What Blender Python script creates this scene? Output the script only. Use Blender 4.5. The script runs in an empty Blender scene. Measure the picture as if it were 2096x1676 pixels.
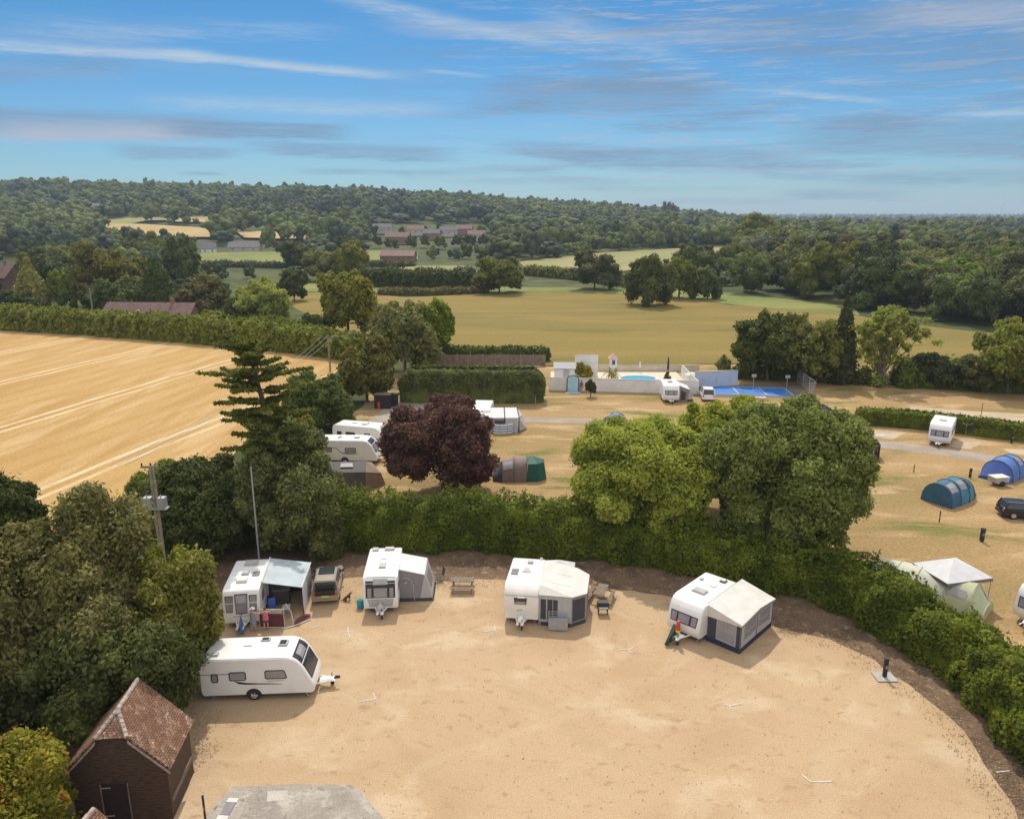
import bpy, bmesh, math, random
import numpy as np
from mathutils import Vector, Matrix
R=math.radians; PI=math.pi
sc=bpy.context.scene
# ---------------------------------------------------------------- camera
F=1551.0; PITCH=R(14.5); CAMZ=26.0
cam_d=bpy.data.cameras.new('camera'); cam=bpy.data.objects.new('camera',cam_d); sc.collection.objects.link(cam)
cam.location=(0,0,CAMZ); cam.rotation_euler=(R(90)-PITCH,0,0)
cam_d.sensor_width=36; cam_d.lens=36*F/2096; cam_d.clip_start=0.5; cam_d.clip_end=30000
sc.camera=cam
# ---------------------------------------------------------------- exposure
sc.view_settings.view_transform='Standard'; sc.view_settings.look='None'
sc.view_settings.exposure=0.40; sc.view_settings.gamma=1.0
sc.cycles.max_bounces=8; sc.cycles.transparent_max_bounces=8; sc.cycles.volume_bounces=1
# ---------------------------------------------------------------- sun
SUN=Vector((-0.05,0.73,1.0)).normalized()
sl=bpy.data.lights.new('sun','SUN'); sl.energy=2.5; sl.angle=R(0.6); sl.color=(1.0,0.93,0.82)
so=bpy.data.objects.new('sun',sl); sc.collection.objects.link(so); so.rotation_euler=(-SUN).to_track_quat('-Z','Y').to_euler(); so.location=(0,0,120)
# ---------------------------------------------------------------- world: sky and clouds
W=bpy.data.worlds.new('World'); sc.world=W; W.use_nodes=True; nt=W.node_tree; nt.nodes.clear()
def N(t,**k):
    n=nt.nodes.new(t)
    for a,b in k.items(): setattr(n,a,b)
    return n
def LK(a,b): nt.links.new(a,b)
def M(op,a,b=None,c=None,clamp=False):
    n=N('ShaderNodeMath',operation=op); n.use_clamp=clamp
    for i,x in enumerate((a,b,c)):
        if x is None: continue
        if isinstance(x,(int,float)): n.inputs[i].default_value=x
        else: LK(x,n.inputs[i])
    return n.outputs[0]
def SM(x,a,b,lo=0.0,hi=1.0):
    n=N('ShaderNodeMapRange',interpolation_type='SMOOTHSTEP')
    LK(x,n.inputs['Value']); n.inputs['From Min'].default_value=a; n.inputs['From Max'].default_value=b
    n.inputs['To Min'].default_value=lo; n.inputs['To Max'].default_value=hi
    return n.outputs['Result']
def MIXC(f,a,b,mode='MIX'):
    n=N('ShaderNodeMix',data_type='RGBA',blend_type=mode)
    for i,x in ((0,f),(6,a),(7,b)):
        if isinstance(x,(int,float)): n.inputs[i].default_value=x
        elif isinstance(x,tuple): n.inputs[i].default_value=(*x[:3],1)
        else: LK(x,n.inputs[i])
    return n.outputs[2]
sky=N('ShaderNodeTexSky',sky_type='NISHITA'); sky.sun_disc=False
sky.sun_elevation=math.asin(SUN.z); sky.sun_rotation=math.atan2(SUN.x,SUN.y)
sky.air_density=1.0; sky.dust_density=0.25; sky.ozone_density=3.0
tc=N('ShaderNodeTexCoord'); sep=N('ShaderNodeSeparateXYZ'); LK(tc.outputs['Generated'],sep.inputs[0])
dx,dy,dz=sep.outputs
hyp=M('SQRT',M('ADD',M('MULTIPLY',dx,dx),M('MULTIPLY',dy,dy)))
wv=M('DIVIDE',dz,M('MAXIMUM',hyp,0.001))            # tangent of elevation
ang=M('ARCTAN2',dx,dy)                              # azimuth
def noise(sx,sy,det=4,rough=.55,off=0.0,dist=0.0):
    c=N('ShaderNodeCombineXYZ'); LK(M('MULTIPLY',ang,sx),c.inputs[0]); LK(M('MULTIPLY',wv,sy),c.inputs[1]); c.inputs[2].default_value=off
    n=N('ShaderNodeTexNoise'); LK(c.outputs[0],n.inputs['Vector']); n.inputs['Scale'].default_value=1
    n.inputs['Detail'].default_value=det; n.inputs['Roughness'].default_value=rough; n.inputs['Distortion'].default_value=dist
    return n.outputs['Fac']
def pix(px,py):
    v=(py-838)/F;u=(px-1048)/F;c,s=math.cos(PITCH),math.sin(PITCH)
    x,y,z=u,c-v*s,-s-v*c
    return math.atan2(x,y), z/math.hypot(x,y)
SKYTINT=(0.185,0.345,0.44)
col=MIXC(1.0,sky.outputs[0],SKYTINT,'MULTIPLY')
gz=SM(wv,0.0,0.27)
col=MIXC(1.0,col,MIXC(gz,(1.24,1.03,1.04),(0.72,0.93,1.00)),'MULTIPLY')
n1=noise(5,60,5,.6,1.7); n2=noise(11,150,5,.65,4.2); n3=noise(3,26,4,.5,9.1); n4=noise(26,300,5,.68,2.2,.6)
front=SM(dy,0.0,0.3)
SKYK=1.0
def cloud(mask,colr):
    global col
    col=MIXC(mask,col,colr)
WHITE=(2.5,3.1,3.7); GREY=(1.0,1.60,2.42); PINK=(2.3,2.55,3.1); FILL_VEIL=(5.6,5.5,5.6)
def band(x0,y0,x1,y1,up,dn,a,colr,fade=.15,nz=.5,wob=.010,hard=0.0):
    (u0,w0),(u1,w1)=pix(x0,y0),pix(x1,y1)
    k=(w1-w0)/(u1-u0)
    line=M('ADD',M('MULTIPLY',M('SUBTRACT',ang,u0),k),w0)
    d=M('ADD',M('SUBTRACT',wv,line),M('MULTIPLY',M('SUBTRACT',n3,.5),wob*2.2))
    d=M('ADD',d,M('MULTIPLY',M('SUBTRACT',n2,.5),wob*2.0)); d=M('ADD',d,M('MULTIPLY',M('SUBTRACT',n4,.5),wob*1.5))
    t=1/F
    upm=SM(d,up*t*hard,up*t,1,0); dnm=SM(d,-dn*t,-dn*t*hard,0,1)
    wu=M('MULTIPLY',SM(ang,u0-.02,u0+(u1-u0)*fade),SM(ang,u1-(u1-u0)*fade,u1+.02,1,0))
    tx=M('ADD',1-nz,M('MULTIPLY',SM(M('ADD',M('MULTIPLY',n1,.55),M('MULTIPLY',n4,.45)),.40,.60),nz)); tx=M('MULTIPLY',tx,SM(n4,.30,.62,.72,1.08))
    m=M('MULTIPLY',M('MULTIPLY',upm,dnm),M('MULTIPLY',M('MULTIPLY',wu,tx),a))
    cloud(M('MULTIPLY',m,front,clamp=True),colr)
# broad veils, right-hand grey sheets
g=M('MULTIPLY',SM(n1,.46,.66),SM(ang,-.25,.12)); g=M('MULTIPLY',g,SM(wv,.02,.05)); g=M('MULTIPLY',g,SM(n4,.3,.6,.6,1.1)); cloud(M('MULTIPLY',g,.66,clamp=True),GREY)
g=M('MULTIPLY',SM(M('ADD',M('MULTIPLY',n2,.6),M('MULTIPLY',n4,.4)),.50,.60),SM(ang,-.2,.15)); cloud(M('MULTIPLY',g,.45),PINK)
g=M('MULTIPLY',SM(n3,.48,.72),SM(wv,.10,.2)); cloud(M('MULTIPLY',g,.45),PINK)
g=M('MULTIPLY',SM(n4,.60,.75),SM(ang,-.1,.2)); cloud(M('MULTIPLY',g,.22),WHITE)
band(-60,40,760,70,26,22,.35,WHITE,.3,.7)
band(-80,150,300,120,30,34,.5,GREY,.3,.5)
band(620,-25,1230,105,20,26,.62,WHITE,.3,.5,.006)
band(1080,30,1420,130,34,30,.4,WHITE,.3,.5)
band(-100,86,420,118,18,14,.85,WHITE,.1,.3,.005)
band(300,105,830,158,15,10,.85,WHITE,.25,.2,.003)
band(880,145,990,158,6,6,.5,WHITE,.3,.3,.003)
band(250,208,960,226,24,20,.5,WHITE,.25,.4,.004)
band(-120,252,480,272,36,22,.75,GREY,.2,.2,.005,.4)
band(-120,278,480,276,34,18,.95,PINK,.35,.1,.004)
band(330,262,720,270,18,16,.8,GREY,.2,.1,.004,.5)
band(240,314,480,318,18,12,.62,GREY,.2,.2,.004,.4)
band(480,300,950,322,22,16,.72,GREY,.25,.2,.005,.4)
band(600,350,950,352,8,8,.55,GREY,.2,.3,.003)
band(385,355,445,356,6,5,.6,GREY,.3,.1,.002)
band(960,205,1500,190,40,34,.68,GREY,.25,.25,.008,.4)
band(1100,320,1700,330,30,26,.66,GREY,.25,.25,.006,.4)
band(1000,300,1330,330,22,14,.5,GREY,.3,.3,.006,.3)
band(1380,262,1560,262,8,8,.55,GREY,.3,.2,.004)
band(1600,285,2300,300,50,30,.62,GREY,.2,.25,.008,.5)
band(1720,370,2300,360,22,24,.5,GREY,.2,.3,.006,.3)
band(1400,60,2400,110,80,60,.45,GREY,.25,.3,.012,.4)
band(1750,20,2300,30,40,40,.5,PINK,.3,.3,.01)
band(1580,184,1820,214,9,10,.7,WHITE,.2,.5,.006)
band(1930,238,2250,228,9,7,.75,WHITE,.3,.3,.004)
band(1340,345,1900,352,8,8,.35,WHITE,.3,.4,.004)
band(1600,405,1860,408,20,8,.7,GREY,.3,.2,.006,.3)
band(1090,385,1600,388,7,6,.5,GREY,.3,.5,.003)
band(1280,412,1650,416,12,6,.5,GREY,.3,.3,.004)
# unseen bright cloud added overhead and behind the camera to lighten the shade
g=M('MAXIMUM',SM(wv,.30,.62),M('MULTIPLY',SM(dy,-.45,-.05,1.0,0.0),SM(wv,-.02,.06,0,.85))); g=M('MULTIPLY',g,SM(noise(2,2.2,4,.55,6.6),.25,.6,.72,1.0)); cloud(g,FILL_VEIL)
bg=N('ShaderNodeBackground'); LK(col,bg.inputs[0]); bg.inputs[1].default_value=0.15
wo=N('ShaderNodeOutputWorld'); LK(bg.outputs[0],wo.inputs[0])
# ---------------------------------------------------------------- helpers
C=sc.collection
def S(r,g,b):
    f=lambda c:(c/255/12.92) if c/255<=.04045 else ((c/255+.055)/1.055)**2.4
    return (f(r),f(g),f(b))
def sstep(x,a=0.0,b=1.0):
    t=np.clip((x-a)/(b-a),0,1); return t*t*(3-2*t)
RU=[-.95,-.68,-.48,-.22,-.06,.06,.19,.29,.4,.6]; RH=[76,71,67,57,46,34,20,5,0,0]
def T(x,y):
    """terrain height"""
    x=np.asarray(x,float); y=np.asarray(y,float); u=x/np.maximum(y,1)
    r=np.interp(u,RU,RH)*sstep(y,430,1500)
    far=10*sstep(y,2600,6500)
    return np.maximum(r,far)
cP,sP=math.cos(PITCH),math.sin(PITCH)
def ray(px,py):
    v=(py-838)/F;u=(px-1048)/F
    return Vector((u,cP-v*sP,-sP-v*cP))
def at(px,py,z=None):
    """world point seen at a photo pixel, on the ground or on a plane of height z"""
    d=ray(px,py)
    if z is not None:
        t=(z-CAMZ)/d.z; return Vector((d.x*t,d.y*t,z))
    t=20.0
    for i in range(4000):
        t2=t*1.004+.02; p=d*t2
        if CAMZ+p.z<=float(T(p.x,p.y)): break
        t=t2
    lo,hi=t,t2
    for i in range(20):
        m=(lo+hi)/2; p=d*m
        if CAMZ+p.z<=float(T(p.x,p.y)): hi=m
        else: lo=m
    p=d*hi; return Vector((p.x,p.y,float(T(p.x,p.y))))
def zat(y,py):
    """height at distance y of the pixel row py"""
    return CAMZ-y*math.tan(PITCH+math.atan((py-838)/F))
def proj(p):
    dep=p[1]*cP+(CAMZ-p[2])*sP; v=(CAMZ-p[2])*cP-p[1]*sP
    return 1048+F*p[0]/dep, 838+F*v/dep
def mpp(y,z=0):  # metres per photo pixel at distance y
    return (y*cP+(CAMZ-z)*sP)/F
def tag(o,label=None,cat=None,group=None,kind=None):
    if label: o['label']=label
    if cat: o['category']=cat
    if group: o['group']=group
    if kind: o['kind']=kind
    return o
def thing(name,label,cat,loc=(0,0,0),rz=0,group=None):
    o=bpy.data.objects.new(name,None); C.objects.link(o); o.location=loc; o.rotation_euler=(0,0,rz)
    o.empty_display_size=.3
    return tag(o,label,cat,group)
def link(name,me,parent=None,loc=(0,0,0),rz=0):
    o=bpy.data.objects.new(name,me); C.objects.link(o); o.location=loc; o.rotation_euler=(0,0,rz)
    if parent: o.parent=parent
    return o
def dup(root,loc,rz=0,scale=None,label=None):
    r=root.copy(); C.objects.link(r); r.location=loc; r.rotation_euler=(0,0,rz)
    if scale is not None: r.scale=scale
    if label: r['label']=label
    for ch in list(root.children):
        c=ch.copy(); C.objects.link(c); c.parent=r
        for g_ in list(ch.children):
            d=g_.copy(); C.objects.link(d); d.parent=c
    return r
class MB:
    def __init__(s): s.v=[];s.f=[];s.m=[]
    def add(s,vs,fs,mi=0):
        n=len(s.v); s.v+= [tuple(v) for v in vs]; s.f+=[tuple(i+n for i in f) for f in fs]; s.m+=[mi]*len(fs); return s
    def box(s,c,d,rz=0,mi=0,top=1.0,rx=0):
        hx,hy,hz=d[0]/2,d[1]/2,d[2]/2; vs=[]
        m=Matrix.Rotation(rz,3,'Z')@Matrix.Rotation(rx,3,'X')
        for z in (-hz,hz):
            k=top if z>0 else 1
            for x,y in ((-hx,-hy),(hx,-hy),(hx,hy),(-hx,hy)): vs.append(m@Vector((x*k,y*k,z))+Vector(c))
        return s.add(vs,[(3,2,1,0),(4,5,6,7),(0,1,5,4),(1,2,6,5),(2,3,7,6),(3,0,4,7)],mi)
    def tube(s,p,r,n=8,mi=0,cap=True):
        p=[Vector(q) for q in p]; r=r if isinstance(r,(list,tuple)) else [r]*len(p); vs=[];fs=[]
        for i,q in enumerate(p):
            t=(p[min(i+1,len(p)-1)]-p[max(i-1,0)]).normalized()
            a=t.orthogonal().normalized() if i==0 else (a-t*a.dot(t)).normalized(); b=t.cross(a)
            for k in range(n):
                th=2*PI*k/n; vs.append(q+(a*math.cos(th)+b*math.sin(th))*r[i])
        for i in range(len(p)-1):
            for k in range(n):
                fs.append((i*n+k,i*n+(k+1)%n,(i+1)*n+(k+1)%n,(i+1)*n+k))
        if cap: fs.append(tuple(range(n-1,-1,-1))); fs.append(tuple((len(p)-1)*n+k for k in range(n)))
        return s.add(vs,fs,mi)
    def loft(s,rings,mi=0,cap=True,closed=True):
        n=len(rings[0]); vs=[v for r_ in rings for v in r_]; fs=[]
        for i in range(len(rings)-1):
            for k in range(n if closed else n-1):
                fs.append((i*n+k,i*n+(k+1)%n,(i+1)*n+(k+1)%n,(i+1)*n+k))
        if cap and closed: fs.append(tuple(range(n-1,-1,-1))); fs.append(tuple((len(rings)-1)*n+k for k in range(n)))
        return s.add(vs,fs,mi)
    def ext(s,pts,y0,y1,mi=0):  # pts in xz, extruded along y
        return s.loft([[(x,y0,z) for x,z in pts],[(x,y1,z) for x,z in pts]],mi)
    def slab(s,pts,z0,z1,mi=0):
        return s.loft([[(x,y,z0) for x,y in pts],[(x,y,z1) for x,y in pts]],mi)
    def ell(s,c,r,n=12,m=8,mi=0):
        rings=[]
        for i in range(m+1):
            ph=-PI/2+PI*min(max(i/m,.02),.98)
            rings.append([(c[0]+r[0]*math.cos(ph)*math.cos(2*PI*k/n),c[1]+r[1]*math.cos(ph)*math.sin(2*PI*k/n),c[2]+r[2]*math.sin(ph)) for k in range(n)])
        return s.loft(rings,mi)
    def sheet(s,pts,th=.02,mi=0):   # thin plate through a planar polygon
        p=[Vector(q) for q in pts]; nrm=(p[1]-p[0]).cross(p[2]-p[0]).normalized()*th
        return s.loft([[q-nrm*.5 for q in p],[q+nrm*.5 for q in p]],mi)
    def build(s,name,mats,parent=None,bevel=0,smooth=None,loc=(0,0,0),rz=0,seg=2):
        me=bpy.data.meshes.new(name); me.from_pydata(s.v,[],s.f); me.validate()
        if not isinstance(mats,(list,tuple)): mats=[mats]
        for m_ in mats: me.materials.append(m_)
        for i,p in enumerate(me.polygons): p.material_index=s.m[i] if i<len(s.m) else 0
        bm=bmesh.new(); bm.from_mesh(me); bmesh.ops.recalc_face_normals(bm,faces=bm.faces)
        if bevel:
            ed=[e for e in bm.edges if len(e.link_faces)==2 and e.calc_face_angle(0)>R(20)]
            bmesh.ops.bevel(bm,geom=ed,offset=bevel,segments=seg,affect='EDGES',clamp_overlap=True)
        bm.to_mesh(me); bm.free()
        if smooth:
            me.shade_smooth() if hasattr(me,'shade_smooth') else None
            me.set_sharp_from_angle(angle=R(smooth))
        return link(name,me,parent,loc,rz)
# ---------------------------------------------------------------- materials
def newmat(name):
    m=bpy.data.materials.new(name); m.use_nodes=True; t=m.node_tree; t.nodes.clear(); return m,t
class G:   # node shorthand
    def __init__(s,t): s.t=t
    def n(s,ty,ins=None,**k):
        n=s.t.nodes.new(ty)
        for a,b in k.items(): setattr(n,a,b)
        for a,b in (ins or {}).items():
            if hasattr(b,'is_output') or isinstance(b,bpy.types.NodeSocket): s.t.links.new(b,n.inputs[a])
            else:
                if isinstance(b,tuple) and len(b)==3 and n.inputs[a].type=='RGBA': b=(*b,1)
                n.inputs[a].default_value=b
        return n
    def noise(s,vec,scale,det=3,rough=.55,dist=0): return s.n('ShaderNodeTexNoise',{'Vector':vec,'Scale':scale,'Detail':det,'Roughness':rough,'Distortion':dist}).outputs['Fac']
    def ss(s,x,a,b,lo=0.0,hi=1.0): return s.n('ShaderNodeMapRange',{'Value':x,'From Min':a,'From Max':b,'To Min':lo,'To Max':hi},interpolation_type='SMOOTHSTEP').outputs['Result']
    def mix(s,f,a,b,mode='MIX'): return s.n('ShaderNodeMix',{0:f,6:a,7:b},data_type='RGBA',blend_type=mode).outputs[2]
    def math(s,op,a,b=0.0,clamp=False): 
        n=s.n('ShaderNodeMath',{0:a,1:b},operation=op); n.use_clamp=clamp; return n.outputs[0]
    def out(s,sh): s.t.links.new(sh,s.n('ShaderNodeOutputMaterial').inputs[0])
def pm(name,col,rough=.55,var=.10,vs=3.0,bump=0,metal=0,spec=.5,alpha=1.0,trans=0):
    m,t=newmat(name); g=G(t); tc=g.n('ShaderNodeTexCoord').outputs['Object']
    f=g.noise(tc,vs,4); v=g.ss(f,.3,.7,1-var,1+var*.5)
    c=g.mix(1.0,col,g.n('ShaderNodeCombineXYZ',{0:v,1:v,2:v}).outputs[0],'MULTIPLY')
    ins={'Base Color':c,'Roughness':rough,'Metallic':metal,'Specular IOR Level':spec}
    if alpha<1: ins['Alpha']=alpha
    b=g.n('ShaderNodeBsdfPrincipled',ins)
    if bump: 
        bn=g.n('ShaderNodeBump',{'Height':g.noise(tc,vs*6,3),'Strength':bump,'Distance':.02}); t.links.new(bn.outputs[0],b.inputs['Normal'])
    if trans:
        tr=g.n('ShaderNodeBsdfTranslucent',{'Color':c}).outputs[0]
        g.out(g.n('ShaderNodeMixShader',{0:trans,1:b.outputs[0],2:tr}).outputs[0])
    else: g.out(b.outputs[0])
    return m
def leafmat(name,dark,light,trans=.30,hue=.06,clump=.5,spot=None,ov=1.0):
    m,t=newmat(name); g=G(t)
    geo=g.n('ShaderNodeNewGeometry'); tc=g.n('ShaderNodeTexCoord').outputs['Object']
    at_=g.n('ShaderNodeAttribute',attribute_name='rnd').outputs['Fac']
    oi=g.n('ShaderNodeObjectInfo').outputs['Random']
    cl=g.ss(g.noise(tc,clump,3,.6),.35,.68)
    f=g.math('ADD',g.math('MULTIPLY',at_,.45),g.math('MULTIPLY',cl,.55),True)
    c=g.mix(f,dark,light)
    if spot: c=g.mix(g.math('MULTIPLY',g.ss(g.noise(tc,clump*1.7,2),.55,.65),.8),c,spot)
    hs=g.n('ShaderNodeHueSaturation',{'Hue':g.ss(oi,0,1,.5-hue*.35*ov,.5+hue*.35*ov),'Saturation':g.ss(g.math('FRACT',g.math('MULTIPLY',oi,7.3)),0,1,.82,1.1),'Value':g.ss(g.math('FRACT',g.math('MULTIPLY',oi,3.7)),0,1,1-.24*ov,1+.25*ov),'Color':c}).outputs[0]
    d=g.n('ShaderNodeBsdfPrincipled',{'Base Color':hs,'Roughness':.6,'Specular IOR Level':.08 if 'far' in name or 'dist' in name else .12}).outputs[0]
    tr=g.n('ShaderNodeBsdfTranslucent',{'Color':g.mix(.35,hs,light)}).outputs[0]
    g.out(g.n('ShaderNodeMixShader',{0:trans,1:d,2:tr}).outputs[0]); return m
def groundmat(name,cols,scales=(.02,.12,1.2,9),stripes=None,bump=.4,ths=((.4,.62),(.42,.64),(.45,.65)),fine=.16,stretch=None,grain=9.0):
    """cols: base + three patch colours blended by noise at three scales; stripes=(angle,period,colour,width)"""
    m,t=newmat(name); g=G(t); tc=g.n('ShaderNodeTexCoord').outputs['Object']
    if stretch: tcs=g.n('ShaderNodeMapping',{'Vector':tc,'Rotation':(0,0,stretch[0]),'Scale':(stretch[1],stretch[2],1)}).outputs[0]
    else: tcs=tc
    c=cols[0]
    for i in range(1,len(cols)):
        f=g.ss(g.noise(tcs,scales[i-1],5,.6,.4),*ths[i-1]); c=g.mix(f,c,cols[i])
    if stripes:
        for (a,per,colr,wd,amt,*of) in stripes:
            mp=g.n('ShaderNodeMapping',{'Vector':tc,'Rotation':(0,0,a)}).outputs[0]
            x=g.n('ShaderNodeSeparateXYZ',{0:mp}).outputs[0]
            x=g.math('ADD',x,g.math('MULTIPLY',g.noise(tc,of[1] if len(of)>1 else .03,2),per*(of[2] if len(of)>1 else .12)))
            if of: x=g.math('ADD',x,of[0])
            w=g.math('ABSOLUTE',g.math('SUBTRACT',g.math('FRACT',g.math('DIVIDE',x,per)),.5))
            f=g.math('MULTIPLY',g.ss(w,wd*.5,wd,1,0),g.ss(g.noise(tc,.25,3),.3,.6,amt*.4,amt))
            c=g.mix(f,c,colr)
    gr=g.noise(tc,grain,5,.75); v=g.ss(gr,.28,.72,1-fine*1.5,1+fine)
    c=g.mix(1.0,c,g.n('ShaderNodeCombineXYZ',{0:v,1:v,2:v}).outputs[0],'MULTIPLY')
    b=g.n('ShaderNodeBsdfPrincipled',{'Base Color':c,'Roughness':.95,'Specular IOR Level':.15})
    if bump:
        bn=g.n('ShaderNodeBump',{'Height':gr,'Strength':bump,'Distance':.05}); t.links.new(bn.outputs[0],b.inputs['Normal'])
    g.out(b.outputs[0]); return m
MAT={}
MAT['grass_dark']=groundmat('rough_grass',[(.075,.09,.03),(.12,.12,.045),(.05,.07,.022)],(.01,.08),bump=.2)
MAT['gravel']=groundmat('dry_gravel',[(.478,.338,.202),(.425,.292,.168),(.53,.405,.262),(.37,.25,.148)],(.10,.22,1.1),ths=((.42,.68),(.50,.70),(.56,.72)),bump=.3,fine=.15,grain=13.0,stretch=(R(20),1,1.5),stripes=[(R(-38),9,(.40,.285,.17),.06,.30,0,.05,1.6),(R(52),11,(.55,.43,.29),.05,.25,2,.06,1.5)])
MAT['soil']=groundmat('bark_soil',[(.20,.135,.085),(.135,.09,.058),(.32,.225,.14)],(.5,1.6),ths=((.4,.65),(.56,.68)),bump=.8,fine=.3,grain=6)
MAT['camp']=groundmat('dry_camp_grass',[(.37,.245,.115),(.29,.205,.085),(.46,.32,.17),(.17,.165,.048)],(.06,.16,.10),ths=((.42,.62),(.50,.66),(.54,.68)),stretch=(R(8),.7,1.9),bump=.3,fine=.2,grain=4)
MAT['stubble']=groundmat('stubble',[(.46,.295,.115),(.40,.245,.085),(.52,.35,.165)],(.03,.12),ths=((.4,.62),(.45,.66)),stretch=(R(16),2.5,.25),
   stripes=[(R(16),24.0,(.70,.54,.34),.020,.9),(R(16),24.0,(.70,.54,.34),.020,.9,1.9),(R(16),4.0,(.36,.215,.07),.22,.42)],bump=.3,fine=.14,grain=3)
MAT['ochre']=groundmat('ochre_field',[(.225,.170,.045),(.19,.155,.042),(.26,.185,.055),(.155,.14,.036)],(.02,.06,.05),ths=((.4,.62),(.48,.66),(.55,.7)),stretch=(R(2),.35,1.8),bump=.15,fine=.14,grain=2)
MAT['greenfield']=groundmat('green_field',[(.20,.22,.065),(.25,.24,.08),(.16,.19,.055)],(.02,.06),bump=.1,fine=.1,grain=1)
MAT['palefield']=groundmat('pale_field',[(.27,.255,.105),(.32,.28,.13),(.23,.23,.085)],(.015,.05),bump=.1,fine=.1,grain=1)
MAT['wheat']=groundmat('wheat_field',[(.46,.34,.16),(.40,.29,.13)],(.02,),bump=.1,fine=.1,grain=1)
MAT['track']=groundmat('grey_track',[(.31,.26,.21),(.37,.31,.25)],(.3,),bump=.3,fine=.15,grain=6)
MAT['sandpad']=groundmat('sand_pad',[(.50,.40,.28),(.42,.33,.22)],(.4,),bump=.3,fine=.15,grain=6)
MAT['concrete']=groundmat('old_concrete',[(.37,.33,.28),(.28,.25,.21),(.45,.41,.35),(.22,.19,.155)],(.35,1.0,1.9),ths=((.4,.6),(.5,.68),(.6,.7)),bump=.3,fine=.14,grain=7)
def lm(n,*a,**k):
    if n in ('leaf_maple','leaf_lime','leaf_bay','leaf_yellow','leaf_hedge','leaf_purple','leaf_big','leaf_bigolive','leaf_clipped','leaf_cedar'): k['ov']=.15
    MAT[n]=leafmat(n,*a,**k)
lm('leaf_olive',(0.101,0.107,0.019),(0.286,0.265,0.053),.30)
lm('leaf_green',(0.080,0.107,0.016),(0.233,0.265,0.040),.32)
lm('leaf_mid',(0.085,0.102,0.019),(0.223,0.240,0.043),.30)
lm('leaf_big',(.11,.145,.020),(.35,.39,.065),.38,clump=.7)
lm('leaf_bigolive',(0.090,0.097,0.015),(0.350,0.316,0.062),.32,clump=.6)
lm('leaf_lime',(0.212,0.255,0.019),(0.488,0.510,0.037),.45)
lm('leaf_maple',(.19,.24,.022),(.54,.58,.06),.45,clump=.7)
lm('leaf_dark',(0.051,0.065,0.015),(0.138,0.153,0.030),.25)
lm('leaf_pale',(0.159,0.168,0.037),(0.339,0.337,0.087),.38)
lm('leaf_purple',(.065,.027,.017),(.215,.085,.05),.28,clump=.7)
lm('leaf_yellow',(.15,.17,.015),(.44,.37,.03),.4,spot=(.36,.18,.015))
lm('leaf_hedge',(.050,.074,.014),(.225,.26,.045),.33,clump=.45)
lm('leaf_clipped',(0.053,0.071,0.012),(0.212,0.245,0.034),.28,clump=.6)
lm('leaf_cedar',(0.064,0.084,0.019),(0.212,0.224,0.046),.22)
lm('leaf_bay',(0.095,0.122,0.014),(0.360,0.357,0.046),.40,clump=.7)
lm('leaf_far2',(0.090,0.107,0.028),(0.180,0.194,0.048),.15,clump=.12)
lm('leaf_far',(0.066,0.080,0.024),(0.143,0.151,0.042),.15,clump=.12)
lm('leaf_distant',(.045,.058,.034),(.078,.092,.050),.1,clump=.02)
MAT['bark']=pm('bark',(.12,.09,.065),.9,.3,4,.5)
MAT['palebark']=pm('pale_bark',(.28,.24,.17),.9,.3,4,.5)
MAT['white']=pm('caravan_white',(.80,.79,.76),.32,.05,1.2,0)
MAT['cream']=pm('caravan_cream',(.78,.74,.66),.4,.08,1.2,0)
MAT['offwhite']=pm('white_canvas',(.78,.78,.78),.7,.06,2,.1,trans=.25)
MAT['creamcanvas']=pm('cream_canvas',(.62,.60,.54),.75,.08,1.5,.15)
MAT['lightgrey']=pm('light_grey_fabric',(.42,.41,.41),.8,.08,3,.1)
MAT['grey']=pm('grey_fabric',(.24,.225,.235),.85,.1,3,.1)
MAT['darkgrey']=pm('charcoal_fabric',(.055,.055,.065),.8,.15,3)
MAT['navy']=pm('navy_fabric',(.03,.03,.075),.8,.15,3)
MAT['glass']=pm('tinted_glass',(.045,.05,.06),.10,.2,1,0,spec=.7)
MAT['blind']=pm('blind_behind_glass',(.28,.27,.31),.18,.15,1.2,0,spec=.7)
MAT['palepane']=pm('pale_pane',(.30,.29,.29),.18,.12,1.2,0,spec=.7)
MAT['frame']=pm('dark_frame',(.03,.028,.03),.4,.1)
MAT['tyre']=pm('tyre_rubber',(.02,.02,.02),.85,.1)
MAT['alloy']=pm('alloy',(.55,.55,.56),.35,.1,metal=.7)
MAT['steel']=pm('galvanised_steel',(.42,.42,.42),.5,.12,metal=.4)
MAT['trim']=pm('roof_plastic',(.42,.41,.39),.45,.1)
MAT['blackp']=pm('black_plastic',(.02,.02,.022),.5,.1)
MAT['under']=pm('chassis_dark',(.03,.028,.026),.8,.2)
MAT['wood']=pm('weathered_wood',(.20,.15,.11),.85,.25,5,.4)
MAT['concretec']=pm('cast_concrete',(.42,.39,.34),.9,.12,3,.2)
MAT['blue']=pm('blue_nylon',(.05,.13,.45),.6,.12,2)
MAT['teal']=pm('teal_plastic',(.02,.30,.36),.4,.08,2)
MAT['marks']=pm('white_marking',(.60,.56,.50),.8,.18,6)
MAT['skin']=pm('skin',(.55,.33,.24),.55,.05,5)
MAT['hair']=pm('hair',(.10,.06,.04),.7,.2,9)
MAT['red']=pm('red_plastic',(.55,.06,.03),.5,.1)
MAT['yellow']=pm('yellow_plastic',(.75,.62,.05),.5,.1)
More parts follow.
